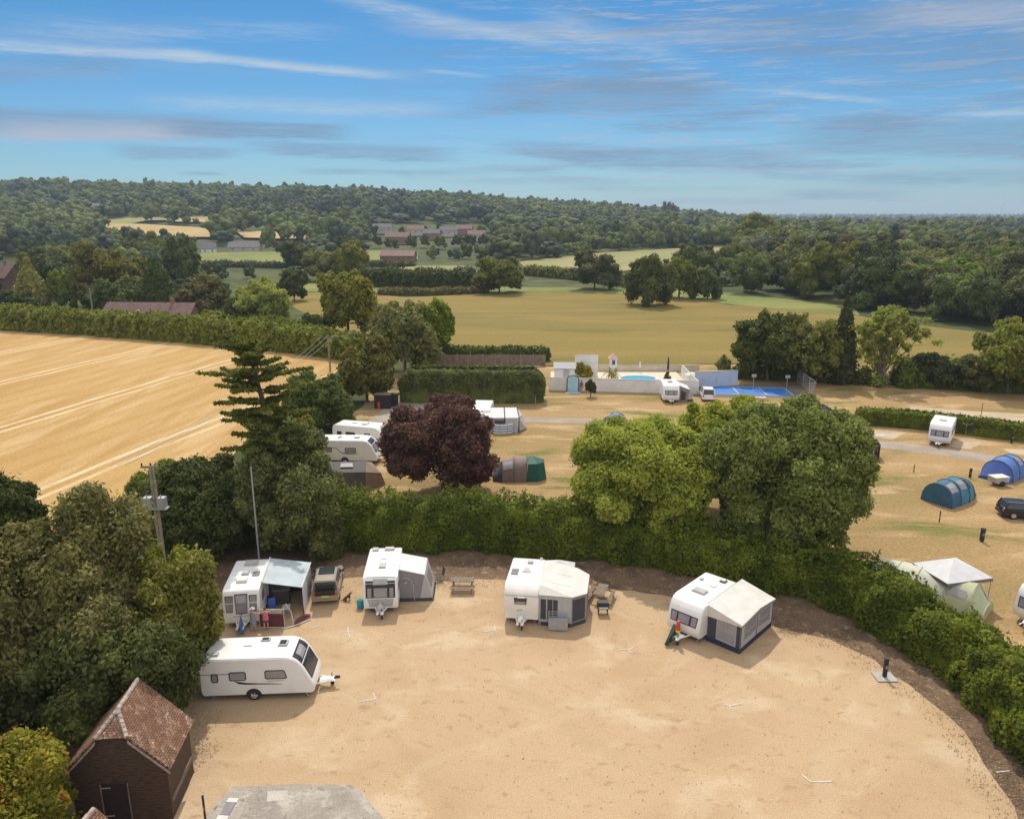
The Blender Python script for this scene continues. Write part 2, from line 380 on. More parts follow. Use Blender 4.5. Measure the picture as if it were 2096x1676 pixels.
# ================================================================ setting: ground, fields, tracks
def grid_terrain():
    xs=np.concatenate([-np.geomspace(9000,260,26),np.linspace(-250,250,51),np.geomspace(260,9000,26)])
    ys=np.concatenate([[-400,-150,-60],np.linspace(0,600,31),np.geomspace(630,7200,46)])
    X,Y=np.meshgrid(xs,ys); Z=T(X,Y)-.12-1.6*sstep(Y,420,560)
    v=np.stack([X,Y,Z],-1).reshape(-1,3); nx=len(xs); fs=[]
    for j in range(len(ys)-1):
        for i in range(nx-1): a=j*nx+i; fs.append((a,a+1,a+1+nx,a+nx))
    me=bpy.data.meshes.new('ground'); me.from_pydata(v.tolist(),[],fs); me.materials.append(MAT['grass_dark']); me.shade_smooth()
    return tag(link('ground',me),kind='structure')
grid_terrain()
def jitter(pts,step,amp,seed=0):
    rng=random.Random(seed); out=[]
    n=len(pts)
    for i in range(n):
        a=Vector(pts[i][:2]); b=Vector(pts[(i+1)%n][:2]); L=(b-a).length; k=max(1,int(L/step)); nr=Vector((-(b-a).y,(b-a).x))/max(L,1e-6)
        for j in range(k): 
            q=a.lerp(b,j/k)+nr*rng.uniform(-amp,amp); out.append((q.x,q.y))
    return out
def sheet(name,pts,mat,dz,cell=None,kind='structure'):
    """flat (or terrain-following) sheet through world points"""
    bm=bmesh.new(); vs=[bm.verts.new((p[0],p[1],0)) for p in pts]; f=bm.faces.new(vs); 
    if f.normal.z<0 or True: bmesh.ops.recalc_face_normals(bm,faces=bm.faces)
    bmesh.ops.triangulate(bm,faces=bm.faces[:])
    if cell:
        x0,x1=min(p[0] for p in pts),max(p[0] for p in pts); y0,y1=min(p[1] for p in pts),max(p[1] for p in pts)
        for ax,a,b in ((0,x0,x1),(1,y0,y1)):
            k=int((b-a)/cell)
            for i in range(1,k):
                co=[0,0,0]; no=[0,0,0]; co[ax]=a+(b-a)*i/k; no[ax]=1
                bmesh.ops.bisect_plane(bm,geom=bm.verts[:]+bm.edges[:]+bm.faces[:],plane_co=co,plane_no=no)
    for v in bm.verts: v.co.z=float(T(v.co.x,v.co.y))+dz
    for f in bm.faces:
        f.normal_update()
        if f.normal.z<0: f.normal_flip()
    me=bpy.data.meshes.new(name); bm.to_mesh(me); bm.free(); me.materials.append(MAT[mat] if isinstance(mat,str) else mat)
    return tag(link(name,me),kind=kind)
def P(*pp): return [at(*p)[:2] for p in pp]
FIELDS={}
def field(name,px,mat,dz,cell=None,jit=None):
    FIELDS.setdefault(name,[]).append(px)
    w=P(*px)
    if jit: w=jitter(w,*jit)
    return sheet(name,w,mat,dz,cell)
field('camp_field',[(560,1135),(640,930),(740,830),(800,765),(880,742),(1130,750),(1510,745),(1760,752),(2140,765),(2900,830),(3200,1300),(2700,1676),(2096,1560),(1500,1160)],'camp',-.02,None,(3,.4,3))
field('stubble_field',[(-500,640),(0,671),(200,682),(450,702),(660,724),(705,741),(690,760),(600,830),(500,905),(430,985),(260,1060),(-60,1120),(-700,1000)],'stubble',-.015)
field('ochre_field',[(560,600),(650,598),(780,603),(830,609),(1003,600),(1111,597),(1293,603),(1400,610),(1500,624),(1700,638),(1900,668),(2200,700),(2300,770),(1760,752),(1510,744),(1130,749),(880,741),(700,695)],'ochre',-.017,None,(6,.6,5))
field('green_field',[(770,600),(985,598),(1003,600),(1111,597),(1293,603),(1400,610),(1500,624),(1700,640),(1760,646),(1750,632),(1700,622),(1500,600),(1300,590),(985,587),(770,587),(630,580),(590,596)],'greenfield',.02)
field('pale_field',[(1061,536),(1230,518),(1350,511),(1520,503),(1500,530),(1421,534),(1250,560),(1086,560)],'palefield',.25,30)
field('meadow',[(385,519),(562,515),(645,515),(790,514),(855,519),(855,534),(700,536),(560,541),(420,538)],'greenfield',.25,30)
field('meadow',[(800,550),(860,545),(950,545),(950,556),(880,560)],'palefield',.25,30)
field('wheat_field',[(190,458),(287,459),(437,468),(437,486),(334,486),(230,470)],'wheat',.4,40)
field('wheat_field',[(340,445),(434,448),(434,456),(345,454)],'wheat',.4,40)
field('wheat_field',[(480,471),(622,476),(628,491),(500,487)],'wheat',.4,40)
field('meadow',[(180,452),(300,444),(440,444),(440,450),(300,452),(230,466),(190,462)],'palefield',.3,40)
# yard
HEDGE_BASE=[(-27,58),(-22,55.5),(-16.5,55),(-11,55.2),(-1.8,54.8),(5.7,53.6),(11.1,52),(16,50),(19.5,47.9),(22.3,44.9),(23.9,41.2),(24.6,37.9),(24.7,34.9),(24.6,32.3),(24.2,30),(23.6,27.3),(22.5,22),(21,14)]
def off(path,d):
    out=[]
    for i,p in enumerate(path):
        a=Vector(path[max(i-1,0)]);b=Vector(path[min(i+1,len(path)-1)]); t=(b-a).normalized(); out.append((p[0]-t.y*d,p[1]+t.x*d))
    return out
SOIL=[(-22,44),(-20.3,46.8),(-18.6,49.7),(-15.4,50.8),(-10.4,51.2),(-5.3,50.4),(-1.7,50.9),(5.3,49.7),(11.5,48.1),(17.2,44.2),(20.2,42.8),(21.8,40.4),(22.6,37.9),(23.4,35.3),(23.3,32.6),(22.9,30),(22.5,27.6),(21.3,22),(19.8,14)]
sheet('soil_bank',jitter([(-24,44)]+SOIL[1:]+[(22,12),(24,20),(27,28),(28,36),(27,43),(22,49),(15,54),(5,57),(-10,58.5),(-24,58)],1.0,.22,5),'soil',-.002)
sheet('gravel_yard',jitter([(-26,6),(-26,44),(-24,50)]+[(-15,53),(0,54),(12,51),(20,46),(25,40),(26,30),(25,20),(22,6)],1,.2,8),'gravel',-.008)
sheet('concrete_slab',[ (-14.2,22),(-13.55,28.8),(-13.1,29.95),(-10,30.15),(-7.6,30.1),(-7.0,29.7),(-6.2,28.6),(-4.8,27.1),(-2,25.2),(-2,22)],'concrete',.004)
mp_=P((546,1640),(548,1618),(590,1617),(588,1636)); sheet('concrete_patch',mp_,groundmat('patch_concrete',[(.50,.46,.40),(.44,.40,.35)],(.8,),bump=.2,fine=.1,grain=8),.009)
# camp tracks and pads
field('camp_track',[(1000,851),(1240,858),(1500,868),(1750,896),(1900,912),(2096,940),(2400,985),(2400,1010),(2096,955),(1900,928),(1750,909),(1500,879),(1240,868),(1000,861)],'track',-.012,None,(1.5,.12,2))
field('camp_track',[(750,862),(815,818),(900,817),(900,830),(850,862),(980,851),(1010,861),(860,872)],'track',-.0115,None,(1.5,.12,3))
field('sand_pad',[(1748,888),(1757,879),(1856,885),(1826,899)],'sandpad',-.008,None,(1,.1,3))
field('sand_pad',[(1940,912),(1965,899),(2011,906),(1985,920)],'sandpad',-.008,None,(1,.1,3))
field('sand_pad',[(2050,918),(2120,920),(2140,934),(2070,928)],'sandpad',-.008,None,(1,.1,3))
field('sand_path',[(1860,832),(2096,848),(2300,862),(2300,878),(2096,866),(1960,852),(1870,842)],'sandpad',-.006,None,(1.5,.2,3))
field('dry_verge',[(1500,770),(1700,778),(2096,808),(2400,840),(2400,800),(2096,782),(1800,765)],'soil',-.009,None,(3,.4,3))
field('court_surround',[(1420,812),(1425,786),(1500,786),(1640,786),(1665,812),(1600,815)],groundmat('court_tarmac',[(.16,.14,.12),(.20,.17,.14)],(.3,),fine=.1),-.007)
# white pitch marks on the gravel
def pitch_mark(arms,i):
    mb=MB()
    for a,b in arms:
        A=at(*a,z=0);B=at(*b,z=0);mb_d=(B-A);L=mb_d.length;n_=Vector((-mb_d.y,mb_d.x,0))/L*.034
        mb.loft([[A-n_,A+n_,A+n_*.9+Vector((0,0,.02)),A-n_*.9+Vector((0,0,.02))],[B-n_,B+n_,B+n_*.9+Vector((0,0,.02)),B-n_*.9+Vector((0,0,.02))]])
    o=mb.build('pitch_marking',MAT['marks']); o['label']=i; o['category']='ground marking'; o['group']='white tape marks pegged on the gravel yard'
pitch_mark([((701,1293),(727,1294)),((713,1283),(712,1293)),((712,1293),(717,1304))],'white cross shaped tape mark on the gravel below the brown car')
pitch_mark([((735,1436),(768,1431)),((763,1418),(769,1431))],'white corner tape mark on the gravel right of the side-on caravan drawbar')
pitch_mark([((1268,1329),(1286,1330)),((1286,1330),(1300,1323)),((1286,1330),(1292,1336))],'white three armed tape mark on the gravel left of the rightmost awning caravan')
pitch_mark([((1481,1441),(1497,1444)),((1497,1444),(1515,1440)),((1493,1444),(1496,1450))],'white three armed tape mark on the gravel below the rightmost awning caravan')
pitch_mark([((1640,1584),(1660,1600)),((1660,1600),(1702,1599))],'white L shaped tape mark near the bottom right of the yard')
pitch_mark([((988,1293),(1015,1290)),((1012,1280),(1014,1290))],'white corner tape mark on the gravel left of the flat fronted caravan')
pitch_mark([((2038,1580),(2066,1577))],'short single white tape mark at the foot of the right hedge')
pitch_mark([((633,1286),(655,1280))],'broad short white tape strip left of the cross shaped mark')
# ================================================================ foliage builders
def leafquads(Pc,Nn,size,rng,jit=.6,asp=1.5,up=.25):
    n=len(Pc); nn=Nn+jit*rng.normal(size=(n,3))+np.array([0,0,up]); nn/=np.linalg.norm(nn,axis=1)[:,None]+1e-9
    t=np.cross(nn,rng.normal(size=(n,3))); t/=np.linalg.norm(t,axis=1)[:,None]+1e-9; b=np.cross(nn,t)
    s=(size*rng.uniform(.6,1.35,n))[:,None]
    q=np.stack([Pc-t*s*.5*asp,Pc+b*s*.45-nn*s*.12,Pc+t*s*.5*asp,Pc-b*s*.45-nn*s*.12],1)
    return q.reshape(-1,3)
def fastmesh(name,verts,quads,mats,rnd=None,mi=None,smooth=None):
    me=bpy.data.meshes.new(name); nv=len(verts); nf=len(quads)
    me.vertices.add(nv); me.vertices.foreach_set('co',np.asarray(verts,dtype=np.float32).ravel())
    me.loops.add(nf*4); me.loops.foreach_set('vertex_index',np.asarray(quads,dtype=np.int32).ravel())
    me.polygons.add(nf); me.polygons.foreach_set('loop_start',np.arange(0,nf*4,4,dtype=np.int32))
    try: me.polygons.foreach_set('loop_total',np.full(nf,4,dtype=np.int32))
    except Exception: pass
    if mi is not None: me.polygons.foreach_set('material_index',np.asarray(mi,dtype=np.int32))
    for m_ in mats: me.materials.append(m_)
    me.polygons.foreach_set('use_smooth',np.asarray(smooth if smooth is not None else np.zeros(nf),dtype=bool))
    me.update(calc_edges=True)
    a=me.attributes.new('rnd','FLOAT','FACE'); a.data.foreach_set('value',np.asarray(rnd if rnd is not None else np.full(nf,.5),dtype=np.float32))
    return me
def blobs_round(rng,rx,ry,rz,c,k=14,r0=.42,sub=5,low=-.75,irr=1.0):
    """crown = big lumps with smaller lumps on them; every row is centre + radii"""
    out=[[*c,rx*.62,ry*.62,rz*.62]]
    for i in range(k):
        z=low+(1-low)*(i+.5)/k; a=i*2.39996+rng.uniform(-.5,.5); h=max(0,1-abs(z)**2.7)**(1/2.7); q=.68+irr*rng.uniform(-.18,.18)
        cc=np.array([c[0]+rx*q*h*math.cos(a),c[1]+ry*q*h*math.sin(a),c[2]+rz*q*z]); r=r0*(.92+irr*rng.uniform(-.34,.30))
        out.append([*cc,rx*r,ry*r,rz*r*.92])
        for j in range(sub):
            d=rng.normal(size=3); d/=np.linalg.norm(d); o=(cc-np.array(c))/np.array([rx,ry,rz]); d=d+o*1.1; d/=np.linalg.norm(d)
            rr=r*rng.uniform(.28,.6); out.append([*(cc+d*np.array([rx,ry,rz])*r*rng.uniform(.8,1.08)),rx*rr,ry*rr,rz*rr*.85])
    return np.array(out)
def crown_leaves(B,n,size,rng,depth=.35,jit=.6,asp=1.5,up=.25,zmin=None,keep=.62):
    area=(B[:,3]*B[:,4]+B[:,3]*B[:,5]+B[:,4]*B[:,5]); p=area/area.sum(); Pc=[];Nn=[];tot=0
    while tot<n:
        m=int((n-tot)*1.7)+50; idx=rng.choice(len(B),m,p=p); d=rng.normal(size=(m,3)); d/=np.linalg.norm(d,axis=1)[:,None]
        rad=1+.12*rng.normal(size=m)-depth*rng.random(m)**2.2+.45*(rng.random(m)<.05)*rng.random(m)
        q=B[idx,:3]+d*B[idx,3:]*rad[:,None]; ok=np.ones(m,bool)
        for b in B: ok&=(((q-b[:3])/b[3:])**2).sum(1)>keep*keep
        if zmin is not None: ok&=q[:,2]>zmin
        nn=d/B[idx,3:]; nn/=np.linalg.norm(nn,axis=1)[:,None]
        Pc.append(q[ok]);Nn.append(nn[ok]);tot+=ok.sum()
    Pc=np.concatenate(Pc)[:n];Nn=np.concatenate(Nn)[:n]
    return leafquads(Pc,Nn,size,rng,jit,asp,up)
def core_quads(B,s=.8,nu=8,nv=6):
    """rough inner foliage mass, so a crown is not see-through everywhere"""
    vs=[];qs=[];o=0
    th=np.linspace(0,2*PI,nu,endpoint=False); ph=np.linspace(-PI/2+.15,PI/2-.15,nv)
    for b in B:
        g_=np.array([[b[0]+s*b[3]*math.cos(p)*math.cos(t),b[1]+s*b[4]*math.cos(p)*math.sin(t),b[2]+s*b[5]*math.sin(p)] for p in ph for t in th]); vs.append(g_)
        for j in range(nv-1):
            for i in range(nu): qs.append((o+j*nu+i,o+j*nu+(i+1)%nu,o+(j+1)*nu+(i+1)%nu,o+(j+1)*nu+i))
        o+=nu*nv
    return np.concatenate(vs),np.array(qs)
def crown_mesh(name,B,n,size,rng,mat,core=.74,ncore=None,**k):
    L=crown_leaves(B,n,size,rng,**k); nq=len(L)//4; q=np.arange(nq*4).reshape(-1,4); rnd=rng.random(nq); sm=np.zeros(nq)
    if core:
        cb=B if ncore is None else B[np.argsort(-B[:,3])[:ncore]]
        cv,cq=core_quads(cb,core); q=np.concatenate([q,cq+len(L)]); L=np.concatenate([L,cv]); rnd=np.concatenate([rnd,rng.random(len(cq))*.12+.35]); sm=np.concatenate([sm,np.ones(len(cq))])
    return fastmesh(name,L,q,[mat],rnd,None,sm)
def trunk_mb(h,r,B,rng,limbs=7,base=0,lean=(0,0)):
    mb=MB(); top=Vector((lean[0],lean[1],h)); mid=Vector((lean[0]*.4+rng.normal()*.15,lean[1]*.4,h*.5))
    mb.tube([(0,0,base-.1),(0,0,base+.3),mid,top],[r*1.35,r,r*.72,r*.3],9)
    for i in range(limbs):
        b=B[rng.integers(1,len(B))]; s=mid.lerp(top,rng.uniform(-.3,.8)); e=Vector(b[:3]); m_=s.lerp(e,.5)+Vector((0,0,-.25*(e-s).length*rng.uniform(.2,.8)))
        mb.tube([s,m_,e],[r*.42,r*.26,r*.08],6)
    return mb
def tree(name,label,x,y,h,w,mat,seed,n=9000,leaf=.4,cb=.18,k=14,sub=5,group=None,cat='tree',core=.74,r0=.42,bark='bark',d=None,limbs=7,z0=None,low=-.75,irr=1.0,**kw):
    """one unique tree: h = height, w = crown width, cb = crown bottom as a share of h"""
    rng=np.random.default_rng(seed); z=float(T(x,y)) if z0 is None else z0
    root=thing(name,label,cat,(x,y,z),0,group)
    rz=h*(1-cb)/2; B=blobs_round(rng,w/2,(d or w)/2,rz,(0,0,h*cb+rz),k,r0,sub,low,irr)
    B[:,2]=np.maximum(B[:,2],.3); f=h*.985/float((B[:,2]+B[:,5]).max()); B[:,2]*=f; B[:,5]*=f
    for ax in (0,1):
        ex=np.sort(np.abs(B[:,ax])+B[:,ax+3])[-max(2,len(B)//14):].mean(); f=(w if ax==0 else (d or w))/2*1.02/ex; B[:,ax]*=f; B[:,ax+3]*=f
    me=crown_mesh('crown',B,n,leaf,rng,MAT[mat],core,**kw); link('crown',me,root)
    trunk_mb(h*.72,max(.12,h*.022),B,rng,limbs).build('trunk',MAT[bark],root,smooth=60)
    return root
def px_tree(name,label,px,pyb,pyt,wpx,mat,seed,**k):
    p=at(px,pyb); h=zat(p.y,pyt)-p.z; w=wpx*mpp(p.y,p.z+h/2)
    # keep the crown centred on px at its height
    p.x=(px-1048)*mpp(p.y,p.z+h*.55)
    return tree(name,label,p.x,p.y,h,w,mat,seed,**k)
def hedge(name,label,path,h,w,mat,dens,leaf,seed,rough=.35,top_rough=.5,shoots=0,cat='hedge',closed_ends=True,box=3.0,core=.82,group=None,jit=.6):
    """hedge along a world path; h may be a list like path"""
    rng=np.random.default_rng(seed); path=[Vector(p[:2]) for p in path]; hs=h if isinstance(h,(list,tuple)) else [h]*len(path)
    seg=[(path[i+1]-path[i]).length for i in range(len(path)-1)]; cum=np.concatenate([[0],np.cumsum(seg)]); L=cum[-1]
    px_=np.array([p.x for p in path]);py_=np.array([p.y for p in path])
    def frame(s):
        x=np.interp(s,cum,px_);y=np.interp(s,cum,py_); e=.6
        tx=np.interp(s+e,cum,px_)-np.interp(s-e,cum,px_);ty=np.interp(s+e,cum,py_)-np.interp(s-e,cum,py_); l=np.hypot(tx,ty)+1e-9
        return x,y,tx/l,ty/l,np.interp(s,cum,hs)
    ph=rng.uniform(0,6,8)
    def bump(s,th):
        return (np.sin(s*1.0+ph[0]+th*1.3+2*np.sin(s*.31+ph[4]))+np.sin(s*.47+ph[1]-th)+.9*np.sin(s*1.9+ph[2]+th*4.5+1.5*np.sin(s*.7+ph[5]))+.6*np.sin(s*2.9+ph[3]-7*th+np.sin(s*1.3+th*2)*2)+.5*np.sin(th*9+s*1.3+ph[6]))/3.6
    def surf(s,th,k=1.0):
        x,y,tx,ty,H=frame(s)
        c_=np.cos(th);s_=np.sin(th); e=2/box
        a=np.sign(c_)*np.abs(c_)**e; b=np.abs(s_)**e
        bb=bump(s,th); lat=a*(w/2)*k+np.sign(a)*np.abs(a)*rough*bb*k; z=b*H*k*(1+0)+b*top_rough*bb*.8
        end=np.clip(np.minimum(s,L-s)/(w*.35),0,1)**.5 if closed_ends else 1
        z=z*(.55+.45*end); lat=lat*(.4+.6*end)
        return np.stack([x-ty*lat,y+tx*lat,T(x,y)+z],-1),np.stack([-ty*a,tx*a,b*(np.asarray(z)*0+1)],-1)
    Hm=float(np.mean(hs)); n=int(dens*L*(2*Hm+w))
    s=rng.uniform(0,L,n); th=rng.uniform(0,PI,n)
    # even out density between sides and top
    u=rng.random(n); side=u<2*Hm/(2*Hm+w); th=np.where(side,np.where(rng.random(n)<.5,1,-1)*rng.random(n)*.85,0); th=np.where(side,np.where(th>=0,th,PI+th),rng.uniform(.7,PI-.7,n))
    Pc,Nn=surf(s,th,1-.16*rng.random(n)**2)
    Pc=Pc+rng.normal(size=Pc.shape)*leaf*.3; Pc[:,2]=np.maximum(Pc[:,2],T(Pc[:,0],Pc[:,1])+.05)
    Q=[leafquads(Pc,Nn,leaf,rng,jit)]
    if shoots:
        m=int(shoots*L); s=rng.uniform(0,L,m); s=s+np.sin(s*1.7)*.5; th=rng.uniform(.95,PI-.95,m); B0,N0=surf(s,th,.97); D0=np.stack([rng.normal(size=m)*.35,rng.normal(size=m)*.35,np.ones(m)],-1); ln=(rng.uniform(.25,1.0,m)**1.6)[:,None]*.85
        for j in range(7):
            Q.append(leafquads(B0+D0*ln*(j/6.0)+rng.normal(size=(m,3))*.05,np.stack([rng.normal(size=m),rng.normal(size=m),rng.normal(size=m)*.4],-1),leaf*(1.15-.09*j),rng,.3,1.8))
    V=np.concatenate(Q); nq=len(V)//4; q=np.arange(nq*4).reshape(-1,4); rnd=rng.random(nq)
    # core
    ns=max(8,int(L/1.0)); nt_=9; ss_=np.linspace(.15,L-.15,ns); tt=np.linspace(0,PI,nt_)
    A,_=surf(np.repeat(ss_,nt_),np.tile(tt,ns),core); cq=[]
    for i in range(ns-1):
        for j in range(nt_-1): a=i*nt_+j; cq.append((a,a+1,a+1+nt_,a+nt_))
    for i in (0,ns-1):
        for j in range(nt_//2): a=i*nt_; cq.append((a+j,a+j+1,a+nt_-2-j,a+nt_-1-j)) if j<nt_//2-0 and a+j+1<a+nt_-2-j else None
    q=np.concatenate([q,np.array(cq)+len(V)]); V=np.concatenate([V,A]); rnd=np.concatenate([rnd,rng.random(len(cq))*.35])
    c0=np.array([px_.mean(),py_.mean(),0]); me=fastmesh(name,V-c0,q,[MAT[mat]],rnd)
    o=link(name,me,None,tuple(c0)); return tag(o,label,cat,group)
# ================================================================ hedges
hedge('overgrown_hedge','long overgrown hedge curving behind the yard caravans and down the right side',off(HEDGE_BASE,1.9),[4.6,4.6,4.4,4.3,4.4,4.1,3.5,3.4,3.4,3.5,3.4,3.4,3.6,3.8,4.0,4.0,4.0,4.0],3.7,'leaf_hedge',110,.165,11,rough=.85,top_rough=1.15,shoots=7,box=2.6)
hedge('clipped_hedge','tall dark clipped box shaped hedge left of the white pool wall',[at(818,826,0),at(1113,828,0)] and [(-16.1,106.2),(4.7,105.8)],4.7,4.6,'leaf_clipped',60,.24,12,rough=.10,top_rough=.12,box=9,core=.9)
hedge('clipped_hedge','long low clipped hedge behind the lone white caravan at the right',[at(1749,866,0),at(1830,872,0),at(1960,884,0),at(2096,902,0),at(2300,925,0)],2.15,1.7,'leaf_clipped',55,.24,13,rough=.12,top_rough=.18,box=6,core=.9)
hedge('field_hedge','long dense field hedge along the far edge of the stubble field',[at(-260,650),at(0,672),at(200,684),at(450,703),at(655,724),at(740,738)],[6,5.4,5.2,5.4,5.0,4.6],5.5,'leaf_green',9,.55,14,rough=.9,top_rough=.7,shoots=2,box=3.4)
hedge('field_hedge','thin low hedge strip between the green strip and the ochre field',[at(775,603),at(880,604),at(985,600)],2.2,4,'leaf_olive',5,.7,15,rough=.6,top_rough=.4)
hedge('field_hedge','dark hedge line between two fields left of the round middle tree',[at(730,585),at(830,587),at(980,588)],[6.8,6.6,6.6],9,'leaf_dark',4,.8,16,rough=1.6,top_rough=1.4)
hedge('field_hedge','hedge along the lower edge of the sloping pale field',[at(1075,562),at(1180,572),at(1290,585),at(1300,592)],[4,4,3.5,3.5],6,'leaf_mid',4,.8,17,rough=1.2,top_rough=.9)
hedge('field_hedge','hedge along the top edge of the sloping pale field',[at(1050,512),at(1180,505),at(1300,499),at(1500,502)],[7,9,9,7],9,'leaf_far',3,1.1,18,rough=1.6,top_rough=1.5)
hedge('shrub_bank','belt of mixed shrubs behind the dry verge right of the bare branched tree',[at(1830,790),at(1930,790),at(2040,797),at(2200,806)],[4.2,4.6,4.4,5],5,'leaf_mid',12,.42,19,rough=1.0,top_rough=.9,cat='shrubs')
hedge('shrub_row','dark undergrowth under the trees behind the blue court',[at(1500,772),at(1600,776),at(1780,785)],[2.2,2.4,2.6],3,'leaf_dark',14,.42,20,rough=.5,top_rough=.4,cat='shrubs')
hedge('garden_hedge','low mixed shrubs beside the red roofed bungalow',[at(380,668),at(470,672),at(640,690)],[4.2,3.8,3.2],5,'leaf_green',8,.6,21,rough=1.2,top_rough=1.0,cat='shrubs')
hedge('boundary_hedge','low dark hedge behind the brown fence near the pool',[at(880,735,0),at(1125,738,0)],2.6,2,'leaf_dark',20,.4,22,rough=.4,top_rough=.3)
hedge('field_hedge','hedge below the narrow green meadow at the left',[at(420,545),at(560,548),at(700,545),at(850,546)],[2.6,2.6,2.6,2.6],7,'leaf_far',3,.8,23,rough=1.6,top_rough=1.4)
# ================================================================ near trees
px_tree('broadleaf_tree','olive broadleaf tree rising between the huge left tree and the side-on caravan',320,1425,1128,225,'leaf_bigolive',54,n=52000,leaf=.17,cb=.0,k=20,sub=8,r0=.34,core=.72)
px_tree('broadleaf_tree','huge dark olive broadleaf tree filling the left edge above the tiled barn',118,1452,996,345,'leaf_bigolive',31,n=100000,leaf=.17,cb=.0,k=26,sub=9,r0=.33,core=.72)
tree('broadleaf_tree','dark lower broadleaf tree between the huge olive tree and the barn roof',-20.0,33.5,7.2,7.5,'leaf_dark',32,n=36000,leaf=.17,cb=.0,k=16,sub=7)
tree('bay_tree','bright green bushy tree leaning over the rear of the side-on caravan',-19.9,39.3,7.9,5.0,'leaf_bay',33,n=52000,leaf=.16,cb=.02,k=18,sub=7,r0=.36,d=6.5)
tree('broadleaf_tree','dark tree cut off by the left edge of the picture',-37.0,49,9.6,8,'leaf_dark',34,n=36000,leaf=.21,cb=.05)
tree('golden_shrub','yellow and green tall shrub in the bottom left corner',-20.75,26.0,6.3,5.2,'leaf_yellow',35,n=50000,leaf=.14,cb=.0,k=18,sub=7,cat='shrub')
px_tree('broadleaf_tree','sparse pale topped tree behind the transformer pole',318,1080,940,105,'leaf_pale',36,n=18000,leaf=.18,cb=.15,core=.5)
px_tree('broadleaf_tree','dark green tree just right of the transformer pole',405,1130,945,210,'leaf_dark',37,n=45000,leaf=.2,cb=.0,k=18,sub=7)
px_tree('broadleaf_tree','dark broad tree around the foot of the cedar',575,1115,868,225,'leaf_mid',38,n=52000,leaf=.2,cb=.0,k=18,sub=7)
px_tree('broadleaf_tree','dark green tree filling the gap left of the cedar foot',485,1120,935,190,'leaf_dark',39,n=34000,leaf=.2,cb=.0,k=16)
px_tree('broadleaf_tree','dense olive shrubby tree where the hedge starts left of the brown car',640,1140,985,130,'leaf_green',40,n=26000,leaf=.19,cb=.0)
px_tree('broadleaf_tree','dull green bushy tree leaning at the left end of the two rear caravans',602,985,850,100,'leaf_olive',41,n=24000,leaf=.24,cb=.0)
px_tree('broadleaf_tree','bright green bushy tree at the right corner of the stubble field',655,880,752,150,'leaf_green',42,n=22000,leaf=.28,cb=.0)
px_tree('broadleaf_tree','smaller green bushy tree above the rear caravans at the field corner',560,955,835,110,'leaf_green',43,n=9000,leaf=.36,cb=.0)
px_tree('broadleaf_tree','dull olive tree between the leaning pole and the clipped box hedge',748,822,684,112,'leaf_olive',44,n=11000,leaf=.4,cb=.02)
px_tree('broadleaf_tree','large rounded olive tree standing behind the clipped box hedge',826,762,610,140,'leaf_olive',45,n=15000,leaf=.45,cb=.05)
px_tree('broadleaf_tree','dark leaning tree right behind the large rounded olive tree',884,735,608,88,'leaf_green',46,n=9000,leaf=.45,cb=.08)
px_tree('broadleaf_tree','tall airy oak at the right end of the long field hedge',709,688,548,126,'leaf_olive',47,n=12000,leaf=.5,cb=.05,core=.6)
px_tree('maple_tree','lime green round maple rising from the middle of the long hedge',1316,1100,843,282,'leaf_maple',148,n=90000,leaf=.20,cb=.10,k=30,sub=8,r0=.34,core=.6,low=-.8,irr=.35)
px_tree('broadleaf_tree','large dark green dense tree at the right of the lime green maple',1614,1135,812,318,'leaf_big',149,n=115000,irr=.5,leaf=.20,cb=.0,k=26,sub=9,r0=.34,core=.7)
px_tree('robinia_tree','yellow lime tree whose top shows between the maple and the dark tree',1492,1035,806,185,'leaf_lime',50,n=30000,leaf=.23,cb=.2)
px_tree('purple_plum_tree','round dark purple leaved tree beside the middle tents',905,1008,806,236,'leaf_purple',151,irr=.45,n=56000,leaf=.21,cb=.05,k=22,sub=8,r0=.35,core=.7)
tree('broadleaf_tree','dark bushy tree cut off by the left edge just above the golden shrub',-25.5,30.5,5.0,7,'leaf_dark',53,n=20000,leaf=.18,cb=.0)
